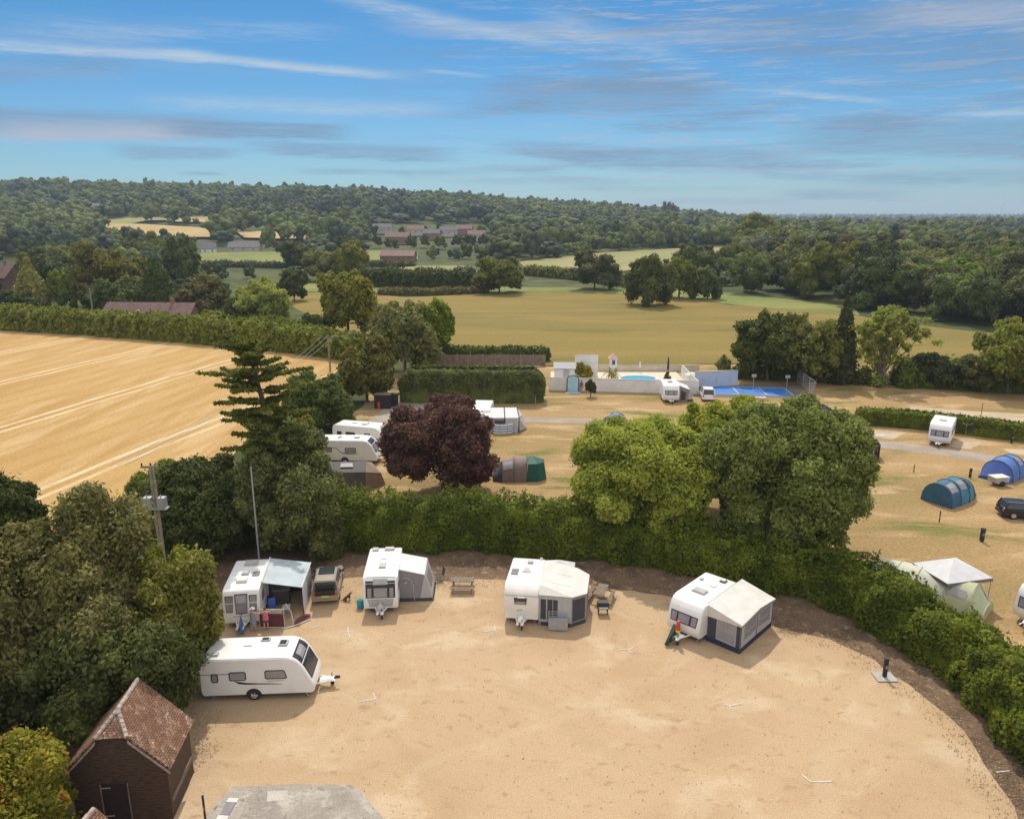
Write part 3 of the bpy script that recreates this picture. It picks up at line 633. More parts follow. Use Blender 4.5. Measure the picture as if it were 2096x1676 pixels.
# cedar
def cedar():
    rng=np.random.default_rng(77); x,y=at(517,1112,0)[:2]; x=-19.2; H=zat(y,688)
    root=thing('cedar_tree','tall dark cedar with flat spreading tiers above the left hedge','tree',(x,y,0))
    mb=MB(); mb.tube([(0,0,0),(.1,0,H*.35),(-.1,0,H*.7),(-.9,.1,H*.93),(-1.3,.1,H*.98)],[.38,.3,.2,.08,.03],9)
    B=[]
    def trk(z): return (-.1 if z<H*.7 else -.1-(z-H*.7)/(H*.23)*.8)
    tiers=[(H*.975,1.5),(H*.94,2.4),(H*.885,1.9),(H*.835,3.9),(H*.80,2.2),(H*.765,4.1),(H*.70,3.7),(H*.66,2.2),(H*.625,3.9),(H*.555,3.6),(H*.49,3.3)]
    for i,(z,L) in enumerate(tiers):
        nb=5 if L>3 else 4; a0=rng.uniform(0,6)
        for j in range(nb):
            a=a0+j*2*PI/nb+rng.uniform(-.45,.45); Lb=L*rng.uniform(.55,1.12); zo=rng.uniform(-.35,.35)
            s=Vector((trk(z),0,z-.25+zo)); e=Vector((trk(z)+math.cos(a)*Lb,math.sin(a)*Lb,z+zo+rng.uniform(-.1,.5)))
            m_=s.lerp(e,.5)+Vector((0,0,.12)); mb.tube([s,m_,e],[.09,.06,.02],5)
            side=Vector((-math.sin(a),math.cos(a),0))
            for k in range(9):
                t=.22+.78*k/8; q=s.lerp(e,t)+side*rng.normal()*.28*(1.1-t); r=(.50-.34*t)*rng.uniform(.7,1.3)*min(1,.5+L/4)
                B.append([q.x,q.y,q.z+.05,abs(r)*1.1+.07,abs(r)*1.1+.07,.10])
    B.append([-.95,0,H*.955,.5,.5,.4])
    B=np.array(B); me=crown_mesh('crown',B,30000,.15,rng,MAT['leaf_cedar'],core=.5,depth=.4,jit=.9,asp=2.4,up=.5,keep=.2)
    link('crown',me,root); mb.build('trunk',MAT['bark'],root,smooth=60)
cedar()
def conifer(label,px,pyb,pyt,wpx,mat,seed,n=6000,leaf=.5,name='conifer_tree',power=.8,group=None,cols=1.0):
    rng=np.random.default_rng(seed); p=at(px,pyb); h=zat(p.y,pyt)-p.z; w=wpx*mpp(p.y,p.z+h/2); x=(px-1048)*mpp(p.y,p.z+h*.5)
    root=thing(name,label,'tree',(x,p.y,p.z),0,group); B=[]
    for i in range(60):
        t=(i+.5)/60; r=w/2*max(.04,(1-t))**power*(.55+.45*min(1,t*6)); a=i*2.4; rr=w*.17*(1.15-t*.8)
        B.append([math.cos(a)*max(0,r-rr),math.sin(a)*max(0,r-rr),h*(.03+.93*t),rr,rr,rr*1.5*cols])
    B.append([0,0,h*.96,w*.05,w*.05,h*.05]); B.append([0,0,h*.35,w*.33,w*.33,h*.32]); B=np.array(B)
    link('crown',crown_mesh('crown',B,n,leaf,rng,MAT[mat],core=.8,keep=.5,up=.4),root)
    MB().tube([(0,0,-.1),(0,0,h*.3),(0,0,h*.9)],[w*.06,w*.05,.03],8).build('trunk',MAT['bark'],root)
conifer('tall dark columnar cypress right of the dark trees behind the court',1727,785,608,68,'leaf_dark',61,n=9000,leaf=.4,power=.55)
conifer('pale green feathery conifer near the brick house at the left edge',62,642,528,88,'leaf_pale',62,n=5000,leaf=.6,name='conifer_tree')
conifer('broad dark conifer standing behind the red roofed bungalow',322,640,528,96,'leaf_dark',63,n=6000,leaf=.6,power=.6)
# pale tree with visible branches
def willow():
    rng=np.random.default_rng(71); p=at(1812,786); h=zat(p.y,622); root=thing('willow_tree','pale feathery half bare tree with visible forked branches right of the cypress','tree',((1812-1048)*mpp(p.y,5),p.y,0))
    mb=MB(); B=[]
    for i in range(15):
        a=rng.uniform(0,2*PI); sp=rng.uniform(.15,1)*6.2; s=Vector((rng.normal()*.4,rng.normal()*.4,0)); e=Vector((math.cos(a)*sp,math.sin(a)*sp,h*rng.uniform(.72,.98)*(1-.03*sp)))
        m_=Vector((e.x*.35,e.y*.35,e.z*.45)); mb.tube([s,m_,e],[.15,.10,.03],6)
        for j in range(7):
            f=m_.lerp(e,rng.uniform(.1,.95)); g_=f+Vector((rng.normal()*1.2,rng.normal()*1.2,rng.uniform(.5,1.8))); mb.tube([f,g_],[.05,.02],4); B.append([*g_,.75,.75,.6])
        B.append([*e,.8,.8,.8])
    for i in range(16): a=rng.uniform(0,6.28); B.append([math.cos(a)*rng.uniform(1.5,4.5),math.sin(a)*rng.uniform(1.5,4.5),rng.uniform(.6,h*.42),1.1,1.1,1.0])
    link('crown',crown_mesh('crown',np.array(B),7500,.42,rng,MAT['leaf_pale'],core=0,depth=.9,keep=.1),root); mb.build('trunk',MAT['palebark'],root,smooth=60)
willow()
for a in [
 ('dark rounded tree behind the blue court, the left one of two',1577,780,637,160,'leaf_dark',201,10000,.42),
 ('mid green spreading tree between the rounded dark tree and the cypress',1655,782,640,130,'leaf_mid',202,8000,.42),
 ('bright green rounded tree at the right edge behind the long low hedge',2075,806,650,150,'leaf_bay',203,9000,.42),
 ('small dark green tree right of the pale half bare tree',1905,792,718,90,'leaf_dark',204,4500,.42),
 ('small bushy green tree left of the bright tree at the right edge',1985,797,725,100,'leaf_green',205,4500,.42),
 ('lone rounded parkland tree at the far edge of the ochre field',1330,624,516,104,'leaf_mid',206,7000,.6),
 ('rounded tree left of the lone parkland tree on the hedge line',1218,592,508,112,'leaf_mid',207,6000,.6),
 ('round dense tree at the middle of the ochre field far edge',1022,600,524,104,'leaf_mid',208,6000,.6),
 ('tree right of the lone parkland tree at the wood corner',1392,610,524,80,'leaf_mid',209,4500,.6),
 ('bright lime green round tree in front of the field left of centre',537,670,565,108,'leaf_lime',210,8000,.5),
 ('small bright green tree joined to the left side of the lime green tree',488,672,606,66,'leaf_green',211,4000,.5),
 ('round very dark tree right of the lime green tree',600,616,550,68,'leaf_dark',212,3500,.6),
 ('broad olive tree left of the lime green tree',415,655,560,122,'leaf_olive',213,7000,.6),
 ('large olive tree in the middle of the left wooded belt',215,630,488,150,'leaf_olive',214,8000,.65),
 ('green tree right of the large olive tree in the left belt',368,600,480,78,'leaf_green',215,5000,.65),
 ('small round green tree left of the far-left pole',127,640,548,52,'leaf_green',216,3000,.55),
 ('green shrubby tree just right of the far-left pole',225,655,568,90,'leaf_green',217,4500,.55),
 ('dark spreading tree on the narrow green meadow',603,548,492,76,'leaf_dark',218,3500,.7),
 ('dark green tree low behind the hedge at the left edge',30,655,590,90,'leaf_dark',219,4000,.55),
 ('big dark oak standing out right of centre on the skyline',1543,520,432,88,'leaf_mid',220,4500,.9),
 ('conical dark tree breaking the skyline right of centre',1371,455,410,34,'leaf_far',221,1500,1.2),
 ('small rounded bush tree near the near end of the wood',1450,612,546,60,'leaf_green',222,3500,.6),
 ('dark wooded clump left of the large olive tree',110,610,500,110,'leaf_dark',223,5000,.65),
 ('mixed green tree behind the bungalow chimney',268,640,560,70,'leaf_mid',224,3500,.6),
 ('rounded green tree just left of the tall airy oak',640,690,640,50,'leaf_green',225,2500,.5),
 ('small round bush on the narrow green meadow right part',668,528,510,24,'leaf_far',226,900,.7),
 ('olive bush in front of the bungalow right gable',440,684,636,60,'leaf_bay',227,3000,.45)]:
    px_tree('broadleaf_tree',a[0],a[1],a[2],a[3],a[4],a[5],a[6],n=a[7],leaf=a[8],cb=.03,k=13,sub=5)
# ================================================================ the wood and the far countryside
for i_,(gx,gy,gh,gw,gm) in enumerate([(772,500,20,22,'leaf_far'),(800,506,18,30,'leaf_mid'),(842,505,22,26,'leaf_dark'),(868,500,20,20,'leaf_far'),(900,503,22,30,'leaf_mid'),(935,500,20,24,'leaf_far'),(960,502,24,28,'leaf_dark'),(990,500,22,24,'leaf_far'),(822,478,14,16,'leaf_mid'),(868,476,14,16,'leaf_far'),(902,472,14,18,'leaf_dark'),(938,470,14,14,'leaf_far'),(765,480,18,18,'leaf_dark'),(985,478,18,20,'leaf_mid')]):
    px_tree('garden_tree','small garden tree %s the village roofs, %s'%('in front of' if gy>490 else 'between',['leftmost','second from the left','third from the left','fourth from the left','fourth from the right','third from the right','second from the right','rightmost','left of the middle','in the middle','right of the middle','towards the right','at the left end','at the right end'][i_]),gx,gy+3,gy-gh,gw,gm,700+i_,n=500,leaf=1.3,cb=.0,k=8,sub=2,group='village garden trees',limbs=2)
def inpoly(x,y,poly):
    c=False; n=len(poly)
    for i in range(n):
        x0,y0=poly[i];x1,y1=poly[(i+1)%n]
        if (y0>y)!=(y1>y) and x<(x1-x0)*(y-y0)/(y1-y0)+x0: c=not c
    return c
CLEAR=[p for k,v in FIELDS.items() for p in v if k not in('camp_field',)]
CLEAR+= [[(470,490),(535,490),(535,516),(470,516)],[(400,500),(445,500),(445,520),(400,520)],[(785,510),(860,510),(860,545),(785,545)],[(762,456),(1000,456),(1000,504),(762,504)],[(225,605),(405,605),(405,672),(225,672)],[(-20,525),(45,525),(45,600),(-20,600)],
        [(570,590),(650,590),(660,700),(560,700)]]
prot=[]
for i in range(7):
    rng=np.random.default_rng(500+i); B=blobs_round(rng,5.2,5.2,5.6,(0,0,6.6),9,.46,3,-.8)
    prot.append(B)
PM=[];PF=[]
for i,B in enumerate(prot):
    rng=np.random.default_rng(600+i)
    me=crown_mesh('broadleaf_tree',B,5200,.5,rng,MAT['leaf_far'],core=.88,jit=.4)
    PM.append(me)
    big=B[np.argsort(-B[:,3])[:13]]; cv,qs=core_quads(big,.98,8,5); lv=crown_leaves(B,150,.95,rng,jit=.35)
    PF.append((np.concatenate([cv,lv]),np.concatenate([qs,np.arange(len(lv)).reshape(-1,4)+len(cv)]),np.concatenate([np.ones(len(qs)),np.zeros(len(lv)//4)])))
mats_=['leaf_mid','leaf_green','leaf_olive','leaf_far','leaf_dark','leaf_far']
cand=[]
rng=np.random.default_rng(4242)
y=180.0
while y<1640:
    st=10.5+ (y-180)*.0145
    u=-.78
    while u<.78:
        xx=(u+rng.uniform(-.4,.4)*st/y)*y; yy=y+rng.uniform(-.45,.45)*st; u+=st/y
        uu=xx/yy; sc_=rng.uniform(.75,1.2)*(1+.00042*yy)
        z=float(T(xx,yy)); bx,by=proj((xx,yy,z)); tx,ty=proj((xx,yy,z+12.3*min(sc_,1.15))); m_=mpp(yy); wpx=5*sc_/m_
        # where woodland stands
        if yy<440:
            if not (bx>1420 and by<600+ (bx-1450)*.135 -8 ): 
                if not (bx<470 and by<640 and yy>235) and not (yy>300 and 470<=bx<760 and by<588): continue
                if bx<470: sc_*=.85
        if any(inpoly(bx,by,p) or inpoly(bx-wpx*.6,by,p) or inpoly(bx+wpx*.6,by,p) for p in CLEAR): continue
        top_hit=any(inpoly(tx+fx*wpx,ty*(1-fz)+by*fz+1,p) for p in CLEAR for fx in (-.8,0,.8) for fz in (.05,.5))
        if top_hit:
            sc_*=.42; tx,ty=proj((xx,yy,z+12.3*sc_))
            if any(inpoly(tx+fx*wpx*.42,ty+1,p) for p in CLEAR for fx in (-.6,0,.6)): continue
        if 765<bx<990 and 455<by<502: sc_*=.5
        gn=math.sin(xx*.013+2*math.sin(yy*.009))+math.sin(yy*.017-xx*.006+1); sc_*=1+.16*gn*(yy>420)
        if yy>520 and math.sin(xx*.019+1.7*math.sin(yy*.012))+math.sin(yy*.021+xx*.008)>1.62: continue
        cand.append((xx,yy,z,sc_,uu))
    y+=st*.9
cand.sort(key=lambda c:c[1]/c[3])
NI=270
KN={'leaf_mid':'mid green','leaf_green':'fresh green','leaf_olive':'olive','leaf_far':'dull green','leaf_dark':'dark green'}
def regname(c,m):
    px_,py_=proj((c[0],c[1],c[2])); k=KN[m]
    if px_>1430 :
        row='front edge' if c[1]<float(np.interp(px_,[1430,1700,2096],[285,250,225])) else ('second rows' if c[1]<330 else 'back rows')
        part='left part' if px_<1640 else ('middle' if px_<1860 else 'right end')
        return '%s broadleaf tree in the %s of the dense right wood, %s'%(k,row,part),'trees of the wood at the right'
    if px_<480: return '%s broadleaf tree in the left wooded belt, %s, %s'%(k,'outer left half' if px_<230 else 'inner half','near rows' if c[1]<330 else 'far rows'),'trees of the wooded belt at the left'
    return '%s broadleaf tree on the wooded rise behind the middle fields'%k,'trees behind the middle fields'
for i,(x_,y_,z_,s_,u_) in enumerate(cand[:NI]):
    o=link('broadleaf_tree',PM[i%7],None,(x_,y_,z_-.4),rng.uniform(0,6.28)); o.scale=(s_*rng.uniform(.9,1.25),s_*rng.uniform(.9,1.25),min(s_,1.15)*rng.uniform(.88,1.15))
    o.material_slots[0].link='OBJECT'; mk=mats_[int(rng.integers(0,6))]; o.material_slots[0].material=MAT[mk]
    l,g_=regname((x_,y_,z_),mk); tag(o,l,'tree',g_)
def merge_far(name,label,items,mats,seed):
    rng=np.random.default_rng(seed); Vs=[];mi=[];rn=[];Qs=[];Ss=[];o=0
    for (x_,y_,z_,s_,u_) in items:
        L,Q,Sm=PF[int(rng.integers(0,7))]; a=rng.uniform(0,6.28); ca,sa=math.cos(a),math.sin(a); sx=s_*rng.uniform(.9,1.5); sz=min(s_,1.12)*rng.uniform(.7,1.45)
        q=np.stack([(L[:,0]*ca-L[:,1]*sa)*sx+x_,(L[:,0]*sa+L[:,1]*ca)*sx+y_,L[:,2]*sz+z_-.5],-1); Vs.append(q); k=len(Q); Qs.append(Q+o); o+=len(L); Ss.append(Sm)
        gv=math.sin(x_*.011+1.3*math.sin(y_*.007))+math.sin(y_*.013+x_*.004)+rng.normal()*.8; mi.append(np.full(k,int(np.clip((gv+2.2)/4.4*len(mats),0,len(mats)-1)))); rn.append(np.clip(rng.random()*.75+rng.random(k)*.25,0,1))
    me=fastmesh(name,np.concatenate(Vs),np.concatenate(Qs),[MAT[m] for m in mats],np.concatenate(rn),np.concatenate(mi),np.concatenate(Ss))
    return tag(link(name,me),label,'woodland',kind='stuff')
rest=cand[NI:]
merge_far('distant_woodland','wooded countryside and tree covered ridge running along the horizon',rest,['leaf_distant','leaf_dark','leaf_distant','leaf_far','leaf_mid','leaf_far','leaf_far2'],9)
print('TREES',len(cand))
# bluish plain forest at the horizon on the right
fl=[]
rng=np.random.default_rng(91)
for i in range(2400):
    yy=1700+5200*rng.random()**.8; uu=rng.uniform(-.05,.80); fl.append((uu*yy,yy,float(T(uu*yy,yy))-2,rng.uniform(.8,1.25),uu))
merge_far('horizon_woodland','low blue green forest on the horizon at the right',fl,['leaf_distant'],10)
# ================================================================ caravans
FR={'nose':[(-1.6,2.6),(-1.2,2.53),(-.85,2.30),(-.55,1.88),(-.32,1.42),(-.14,1.05),(0,.76),(-.02,.5),(-.14,.36)],
 'upright':[(-.8,2.6),(-.48,2.55),(-.25,2.40),(-.15,2.15),(-.07,1.6),(0,1.1),(0,.7),(-.05,.36)],
 'flat':[(-.75,2.58),(-.38,2.47),(-.10,2.16),(0,2.02),(.01,1.0),(-.02,.36)],
 'round':[(-1.05,2.58),(-.65,2.49),(-.36,2.25),(-.2,1.9),(-.04,1.25),(0,.95),(-.08,.52),(-.25,.36)]}
def rrect(x0,x1,z0,z1,r=.07,skew=0):
    return [(x0+r,z0),(x1-r,z0),(x1,z0+r),(x1-skew,z1-r),(x1-r-skew,z1),(x0+r,z1),(x0,z1-r),(x0,z0+r)]
class Caravan:
    def __init__(s,label,fc,az,L,style='upright',Wd=2.28,mat='white',z=.0,loc=None):
        """fc = front centre on the ground, az = heading of the hitch in degrees (0 = +x)"""
        s.L=L;s.W=Wd; a=R(az); d=Vector((math.cos(a),math.sin(a),0))
        s.root=thing('caravan',label,'caravan',Vector((fc[0],fc[1],0))-d*L/2,a); r=s.root
        h=L/2; fr=[(h+x,z_) for x,z_ in FR[style]]; s.fr=fr
        prof=[(-h+.10,.36),(-h,.6),(-h+.02,2.2),(-h+.16,2.5),(-h+.4,2.58)]+fr
        MB().ext(prof,-Wd/2,Wd/2).build('body',MAT[mat],r,bevel=.055,smooth=40,seg=3)
        MB().box((-.1,0,.33),(L-.7,Wd-.35,.12)).box((0,0,.3),(.12,Wd-.2,.1)).build('chassis',MAT['under'],r)
        for sy in (-1,1):
            y=sy*(Wd/2-.12); w=thing('wheel',None,None); w.parent=r; w.location=(-.25,y,.33)
            MB().tube([(0,-.1*sy,0),(0,.09*sy,0)],.33,20).build('tyre',MAT['tyre'],w,bevel=.03,smooth=40)
            rim=MB(); rim.tube([(0,.06*sy,0),(0,.105*sy,0)],.20,16)
            for k in range(5): a_=2*PI*k/5; rim.box((.1*math.cos(a_),.115*sy,.1*math.sin(a_)),(.17,.03,.05)) if False else rim.tube([(0,.11*sy,0),(.19*math.cos(a_),.115*sy,.19*math.sin(a_))],.03,6)
            rim.build('rim',MAT['alloy'],w,smooth=40)
            # wheel arch
            arch=MB(); arch.ext([(-.25+.44*math.cos(t),.33+.44*math.sin(t)) for t in np.linspace(.1,PI-.1,9)],sy*(Wd/2-.02),sy*(Wd/2+.008)).build('wheel_arch',MAT['under'],r)
        mb=MB(); mb.tube([(h-.5,.55,.42),(h+.95,.05,.45)],.045,6).tube([(h-.5,-.55,.42),(h+.95,-.05,.45)],.045,6).box((h+.5,0,.49),(.9,.5,.10),top=.6); mb.build('drawbar',MAT['white'],r,bevel=.01)
        MB().tube([(h+.85,0,.5),(h+1.2,0,.52)],[.06,.05],8).box((h+1.05,0,.6),(.28,.05,.08)).build('hitch_coupling',MAT['blackp'],r)
        MB().tube([(h+.72,.12,.75),(h+.72,.12,.2)],.03,6).tube([(h+.72,.07,.12),(h+.72,.17,.12)],.11,12).build('jockey_wheel',MAT['under'],r)
        for sx in (-1,1):
            for sy in (-1,1): MB().tube([(sx*(h-.75),sy*.8,.36),(sx*(h-.45),sy*.85,.04)],.03,6).box((sx*(h-.45),sy*.85,.03),(.2,.2,.04)).build('corner_steady',MAT['steel'],r)
    def xf(s,z): zs=[p[1] for p in s.fr][::-1]; xs=[p[0] for p in s.fr][::-1]; return float(np.interp(z,zs,xs))
    def patch(s,name,z0,z1,y0,y1,mat,o=.015,parent=None,n=7,taper=0):
        rings=[]
        for i in range(n):
            z=z0+(z1-z0)*i/(n-1); x=s.xf(z); dz_=.02; tx=s.xf(z+dz_)-s.xf(z-dz_); nrm=Vector((2*dz_,0,-tx)).normalized(); k=taper*(1-i/(n-1))
            a=Vector((x,0,z))+nrm*o; b=Vector((x,0,z))-nrm*.03
            rings.append([(a.x,y0+k,a.z),(a.x,y1-k,a.z),(b.x,y1-k,b.z),(b.x,y0+k,b.z)])
        return MB().loft(rings).build(name,MAT[mat],parent or s.root)
    def fwin(s,z0,z1,y0,y1,panes,gap=.05,mat='blind',name='front_window',fm='frame'):
        f=s.patch(name,z0,z1,y0,y1,fm,.016,taper=.05)
        for a,b in panes: s.patch('pane',z0+gap,z1-gap,a,b,mat,.024,f,taper=.02)
        return f
    def swin(s,side,x0,x1,z0,z1,mat='palepane',skew=0,name='window',b=.06):
        y=side*s.W/2; f=MB().ext(rrect(x0,x1,z0,z1,.08,skew),y-.02*side,y+.022*side).build(name,MAT['frame'],s.root)
        MB().ext(rrect(x0+b,x1-b,z0+b,z1-b,.05,skew*.8),y+.01*side,y+.03*side).build('pane',MAT[mat],f); return f
    def vent(s,x,y,lx,ly,h=.11,mat='trim',z=2.6,name='roof_light',dark=None):
        o=MB().box((x,y,z+h/2-.01),(lx,ly,h),top=.86).build(name,MAT[mat],s.root,bevel=.02)
        if dark: MB().box((x,y,z+h),(lx*.62,ly*.62,.02)).build('cover',MAT[dark],o)
        return o
    def stripe(s,side,pts,wd,mat='frame',name='side_stripe'):
        y=side*s.W/2; mb=MB(); up=[(x,z+w_*wd/2) for x,z,w_ in pts]; dn=[(x,z-w_*wd/2) for x,z,w_ in pts][::-1]
        for i in range(len(pts)-1):
            a,b=pts[i],pts[i+1]
            mb.ext([(a[0],a[1]-a[2]*wd/2),(b[0],b[1]-b[2]*wd/2),(b[0],b[1]+b[2]*wd/2),(a[0],a[1]+a[2]*wd/2)],y-.01*side,y+.008*side)
        return mb.build(name,MAT[mat],s.root)
def fcen(a,b,z=.35):
    A=at(*a,z=z);B=at(*b,z=z); return ((A+B)/2)[:2]
# --- side-on caravan, foreground left
c5=Caravan('white single axle caravan parked side-on at the left of the yard, drawbar to the right',(-10.75,37.65),3.5,6.15,'nose')
c5.root.location=(-14.02,37.6,0)
for z0,z1,nm in ((2.06,2.5,'roof_front_window'),(1.12,2.0,'front_window')):
    f=c5.patch(nm,z0,z1,-.92,.92,'frame',.016,taper=.0); c5.patch('pane',z0+.06,z1-.06,-.5 if z0>2 else -.84,.5 if z0>2 else .84,'palepane' if z0>2 else 'glass',.024,f)
c5.swin(-1,-2.46,-2.08,1.20,1.75); c5.swin(-1,-1.50,-.58,1.28,1.82); c5.swin(-1,.42,1.62,1.32,1.86,skew=.10)
c5.swin(1,-1.5,-.5,1.3,1.8); c5.swin(1,.6,1.6,1.3,1.8)
c5.stripe(-1,[(-3.05,1.70,.8),(-2.4,1.71,1),(-1.5,1.70,1)],.035,name='side_stripe')
c5.stripe(-1,[(-1.25,1.27,.2),(-1.0,1.14,2.6),(-.6,1.08,2.2),(0,1.05,1.4),(.8,1.02,1.0),(1.3,.99,.5)],.05)
c5.stripe(-1,[(.50,1.16,.2),(.56,1.20,.7),(.62,1.19,1),(1.30,1.22,1),(1.42,1.24,.8),(1.5,1.25,.2)],.05,'trim','name_decal')
c5.vent(1.2,.28,.55,.62,.12,dark='glass'); c5.vent(.12,.72,.55,.34,.10,dark='glass'); c5.vent(-.75,.18,.5,.10,.03); c5.vent(-2.3,-.62,.42,.36,.10); c5.vent(-2.7,-.55,.3,.12,.06); c5.vent(-2.75,.8,.2,.2,.08)
MB().box((-3.07,0,.55),(.05,2.0,.16)).build('tail_panel',MAT['red'],c5.root)
MB().box((1.9,-1.145,.56),(.5,.02,.25)).build('locker_door',MAT['cream'],c5.root)
# --- twin front caravan with roll-out canopy
f1=fcen((460,1275),(533,1275)); c1=Caravan('white caravan under the pale blue roll-out canopy, leftmost of the row',f1,-82,5.0,'upright')
for a,b,z0,z1 in ((-1.0,-.48,1.42,2.32),(-.40,.42,1.30,2.42),(.50,1.0,1.42,2.32)):
    z0-=.28;z1-=.1
    c1.fwin(z0,z1,a,b,[(a+.05,b-.05)],.05,'blind' if a==-.40 else 'palepane')
c1.patch('front_seam',1.72,1.76,-1.0,-.48,'white',.034,n=2); c1.patch('front_seam',1.72,1.76,.5,1.0,'white',.034,n=2)
c1.patch('front_trim',.84,.88,-.5,.5,'lightgrey',.02,n=2); c1.patch('badge',.95,1.01,-.04,.04,'frame',.025,n=2)
c1.patch('front_blind',1.75,2.2,-.30,.32,'lightgrey',.032,n=3)
c1.vent(-1.55,0,.75,.9,.16); c1.vent(-.05,-.1,.55,.5,.14); c1.vent(1.05,-.1,.62,.72,.20,'cream'); 
v=c1.vent(.15,.62,.62,.5,.07,'lightgrey'); 
for k in range(5): MB().box((.15,.44+k*.09,2.67),(.56,.035,.03)).build('louvre',MAT['frame'],v)
c1.swin(-1,-.6,.5,1.3,1.9); c1.swin(1,.7,1.5,1.3,1.9)
MB().box((-.9,1.145,1.35),(.65,.03,1.75)).build('door',MAT['cream'],c1.root,bevel=.01)
# --- black fronted caravan
f2=fcen((743,1246),(817,1246)); c2=Caravan('white caravan with large black front panel and small grey porch awning',f2,-86,5.1,'upright')
c2.patch('front_panel',1.16,2.5,-.98,.98,'frame',.012,taper=0)
f=c2.patch('front_window',1.18,1.90,-.92,.92,'frame',.018)
for a,b in ((-.86,-.60),(-.44,.44),(.60,.86)): c2.patch('pane',1.22,1.84,a,b,'blind',.026,f)
c2.patch('sun_blind',2.06,2.44,-.48,.48,'lightgrey',.022)
c2.patch('locker_door',.52,1.10,-.88,.88,'lightgrey',.012,taper=.12)
c2.vent(-1.9,-.72,.5,.45,.12); c2.vent(-1.95,.28,.5,.72,.12); c2.vent(.75,.02,.75,.5,.12); c2.vent(-.35,0,.10,.4,.03); c2.vent(.55,.78,.35,.35,.05,'white'); c2.vent(-1.0,.85,.3,.14,.05,'white')
c2.swin(-1,-.4,.7,1.3,1.85); c2.swin(1,1.2,1.9,1.3,1.85)
MB().ell((2.55+.45,0,.66),(.28,.28,.24)).tube([(2.85,0,.8),(2.85,0,1.05)],[.13,.02],8).build('hitch_cover',MAT['lightgrey'],c2.root,smooth=60)
# --- flat fronted caravan
f3=fcen((1032,1265),(1102.5,1269)); c3=Caravan('older cream white flat fronted caravan with one small dark front window',f3,-98,4.7,'flat',mat='cream')
c3.patch('front_skin',.38,1.98,-1.08,1.08,'white',.008,n=2)
f=c3.fwin(1.42,1.88,-.50,.36,[(-.44,.30)],.05,'glass'); c3.patch('blind',1.46,1.62,-.40,.26,'palepane',.032,f,n=2)
c3.patch('front_rail',2.02,2.06,-1.08,1.08,'lightgrey',.02,n=2); c3.patch('grab_handle',1.0,1.03,-.3,.05,'steel',.04,n=2); c3.patch('air_dam',1.90,2.0,-.25,.2,'cream',.10,n=2)
c3.vent(-1.4,.15,.42,.4,.12); c3.vent(-.15,.05,.55,.6,.12,'cream',dark='trim'); c3.vent(.15,-.72,.9,.5,.05,'lightgrey'); c3.vent(-2.05,.85,.3,.2,.06)
for k in range(2): MB().box((-.05+k*.42,-.72,2.66),(.34,.46,.015)).build('solar_panel',MAT['grey'],c3.root)
c3.swin(-1,-1,.2,1.3,1.85,'glass'); c3.swin(-1,.8,1.6,1.3,1.85,'glass')
MB().ell((2.35+.45,0,.62),(.42,.2,.2)).build('hitch_cover',MAT['cream'],c3.root,smooth=60)
for sx in (-1,0,1): MB().box((sx*1.0-.3,-1.2,2.1),(.12,.12,.1)).build('towing_mirror_arm' if False else 'side_lamp',MAT['trim'],c3.root)
# --- rounded caravan with the big awning
f4=fcen((1366,1288),(1427,1310)); c4=Caravan('white rounded front caravan with the large grey framed awning, rightmost of the row',f4,-133,5.0,'round')
c4.fwin(1.12,1.78,-.95,.95,[(-.88,-.50),(-.40,.40),(.50,.88)],.06,'blind')
c4.vent(.55,0,.62,.95,.12,'trim'); c4.vent(-.7,.25,.4,.4,.07,'white'); c4.vent(-1.0,-.75,.3,.2,.1); c4.vent(-1.7,.45,.42,.42,.12,'wood',dark='cream')
c4.swin(-1,-.6,.5,1.25,1.8); c4.swin(-1,1.1,1.7,1.25,1.8)
# --- rear field caravans
def side_car(label,fc,az,L,stripe=True,style='nose'):
    c=Caravan(label,fc,az,L,style); c.fwin(1.2,1.98,-.9,.9,[(-.84,-.45),(-.38,.38),(.45,.84)],.05,'blind')
    return c
c6=side_car('white caravan with curved nose and dark swoosh, nearer of the two behind the cedar',(-14.3,78.2),-3,6.6)
c6.swin(-1,-.2,1.0,1.25,1.8,'palepane'); c6.stripe(-1,[(-3,1.82,1),(-1.2,1.80,1),(-.9,1.55,1.2),(-.5,1.2,1.6),(.5,1.12,1.2),(1.2,1.15,.6)],.06); c6.swin(-1,-2.4,-1.6,1.3,1.8)
c6.vent(.9,0,.6,.6,.12); c6.vent(-1,.1,.4,.6,.1); c6.patch('roof_front_window',2.06,2.48,-.8,.8,'frame',.016)
c7=side_car('older white caravan with dark side windows, farther of the two behind the cedar',(-14.4,83.1),-16,6.2,style='round')
c7.swin(-1,.9,1.7,1.2,1.85,'glass'); c7.swin(-1,-1.4,-.2,1.2,1.85,'glass'); c7.swin(-1,-2.5,-1.9,1.4,1.85,'glass'); c7.vent(.6,0,.7,.8,.22,'white'); c7.vent(-.8,.1,.5,.5,.14,'white')
c7.stripe(-1,[(-3,1.05,1),(2,1.0,1)],.12,'red') if False else None
c9=Caravan('small white caravan standing in front of the long white pool wall',(22.5,104.1),-90-4,4.6,'round')
c9.fwin(1.15,1.8,-.9,.9,[(-.84,-.4),(-.33,.33),(.4,.84)],.05,'blind'); c9.vent(.3,0,.6,.7,.2,'lightgrey')
fa=fcen((1901,904.5),(1940.5,908.7)); c10=Caravan('lone white caravan beside the low clipped hedge at the right',fa,-125,5.0,'round')
c10.fwin(1.12,1.82,-.95,.95,[(-.88,-.45),(-.36,.36),(.45,.88)],.06,'blind'); c10.swin(1,.6,1.3,1.25,1.8,'glass'); c10.swin(1,-1.6,-.7,1.25,1.8,'glass'); c10.vent(.5,0,.5,.8,.1)
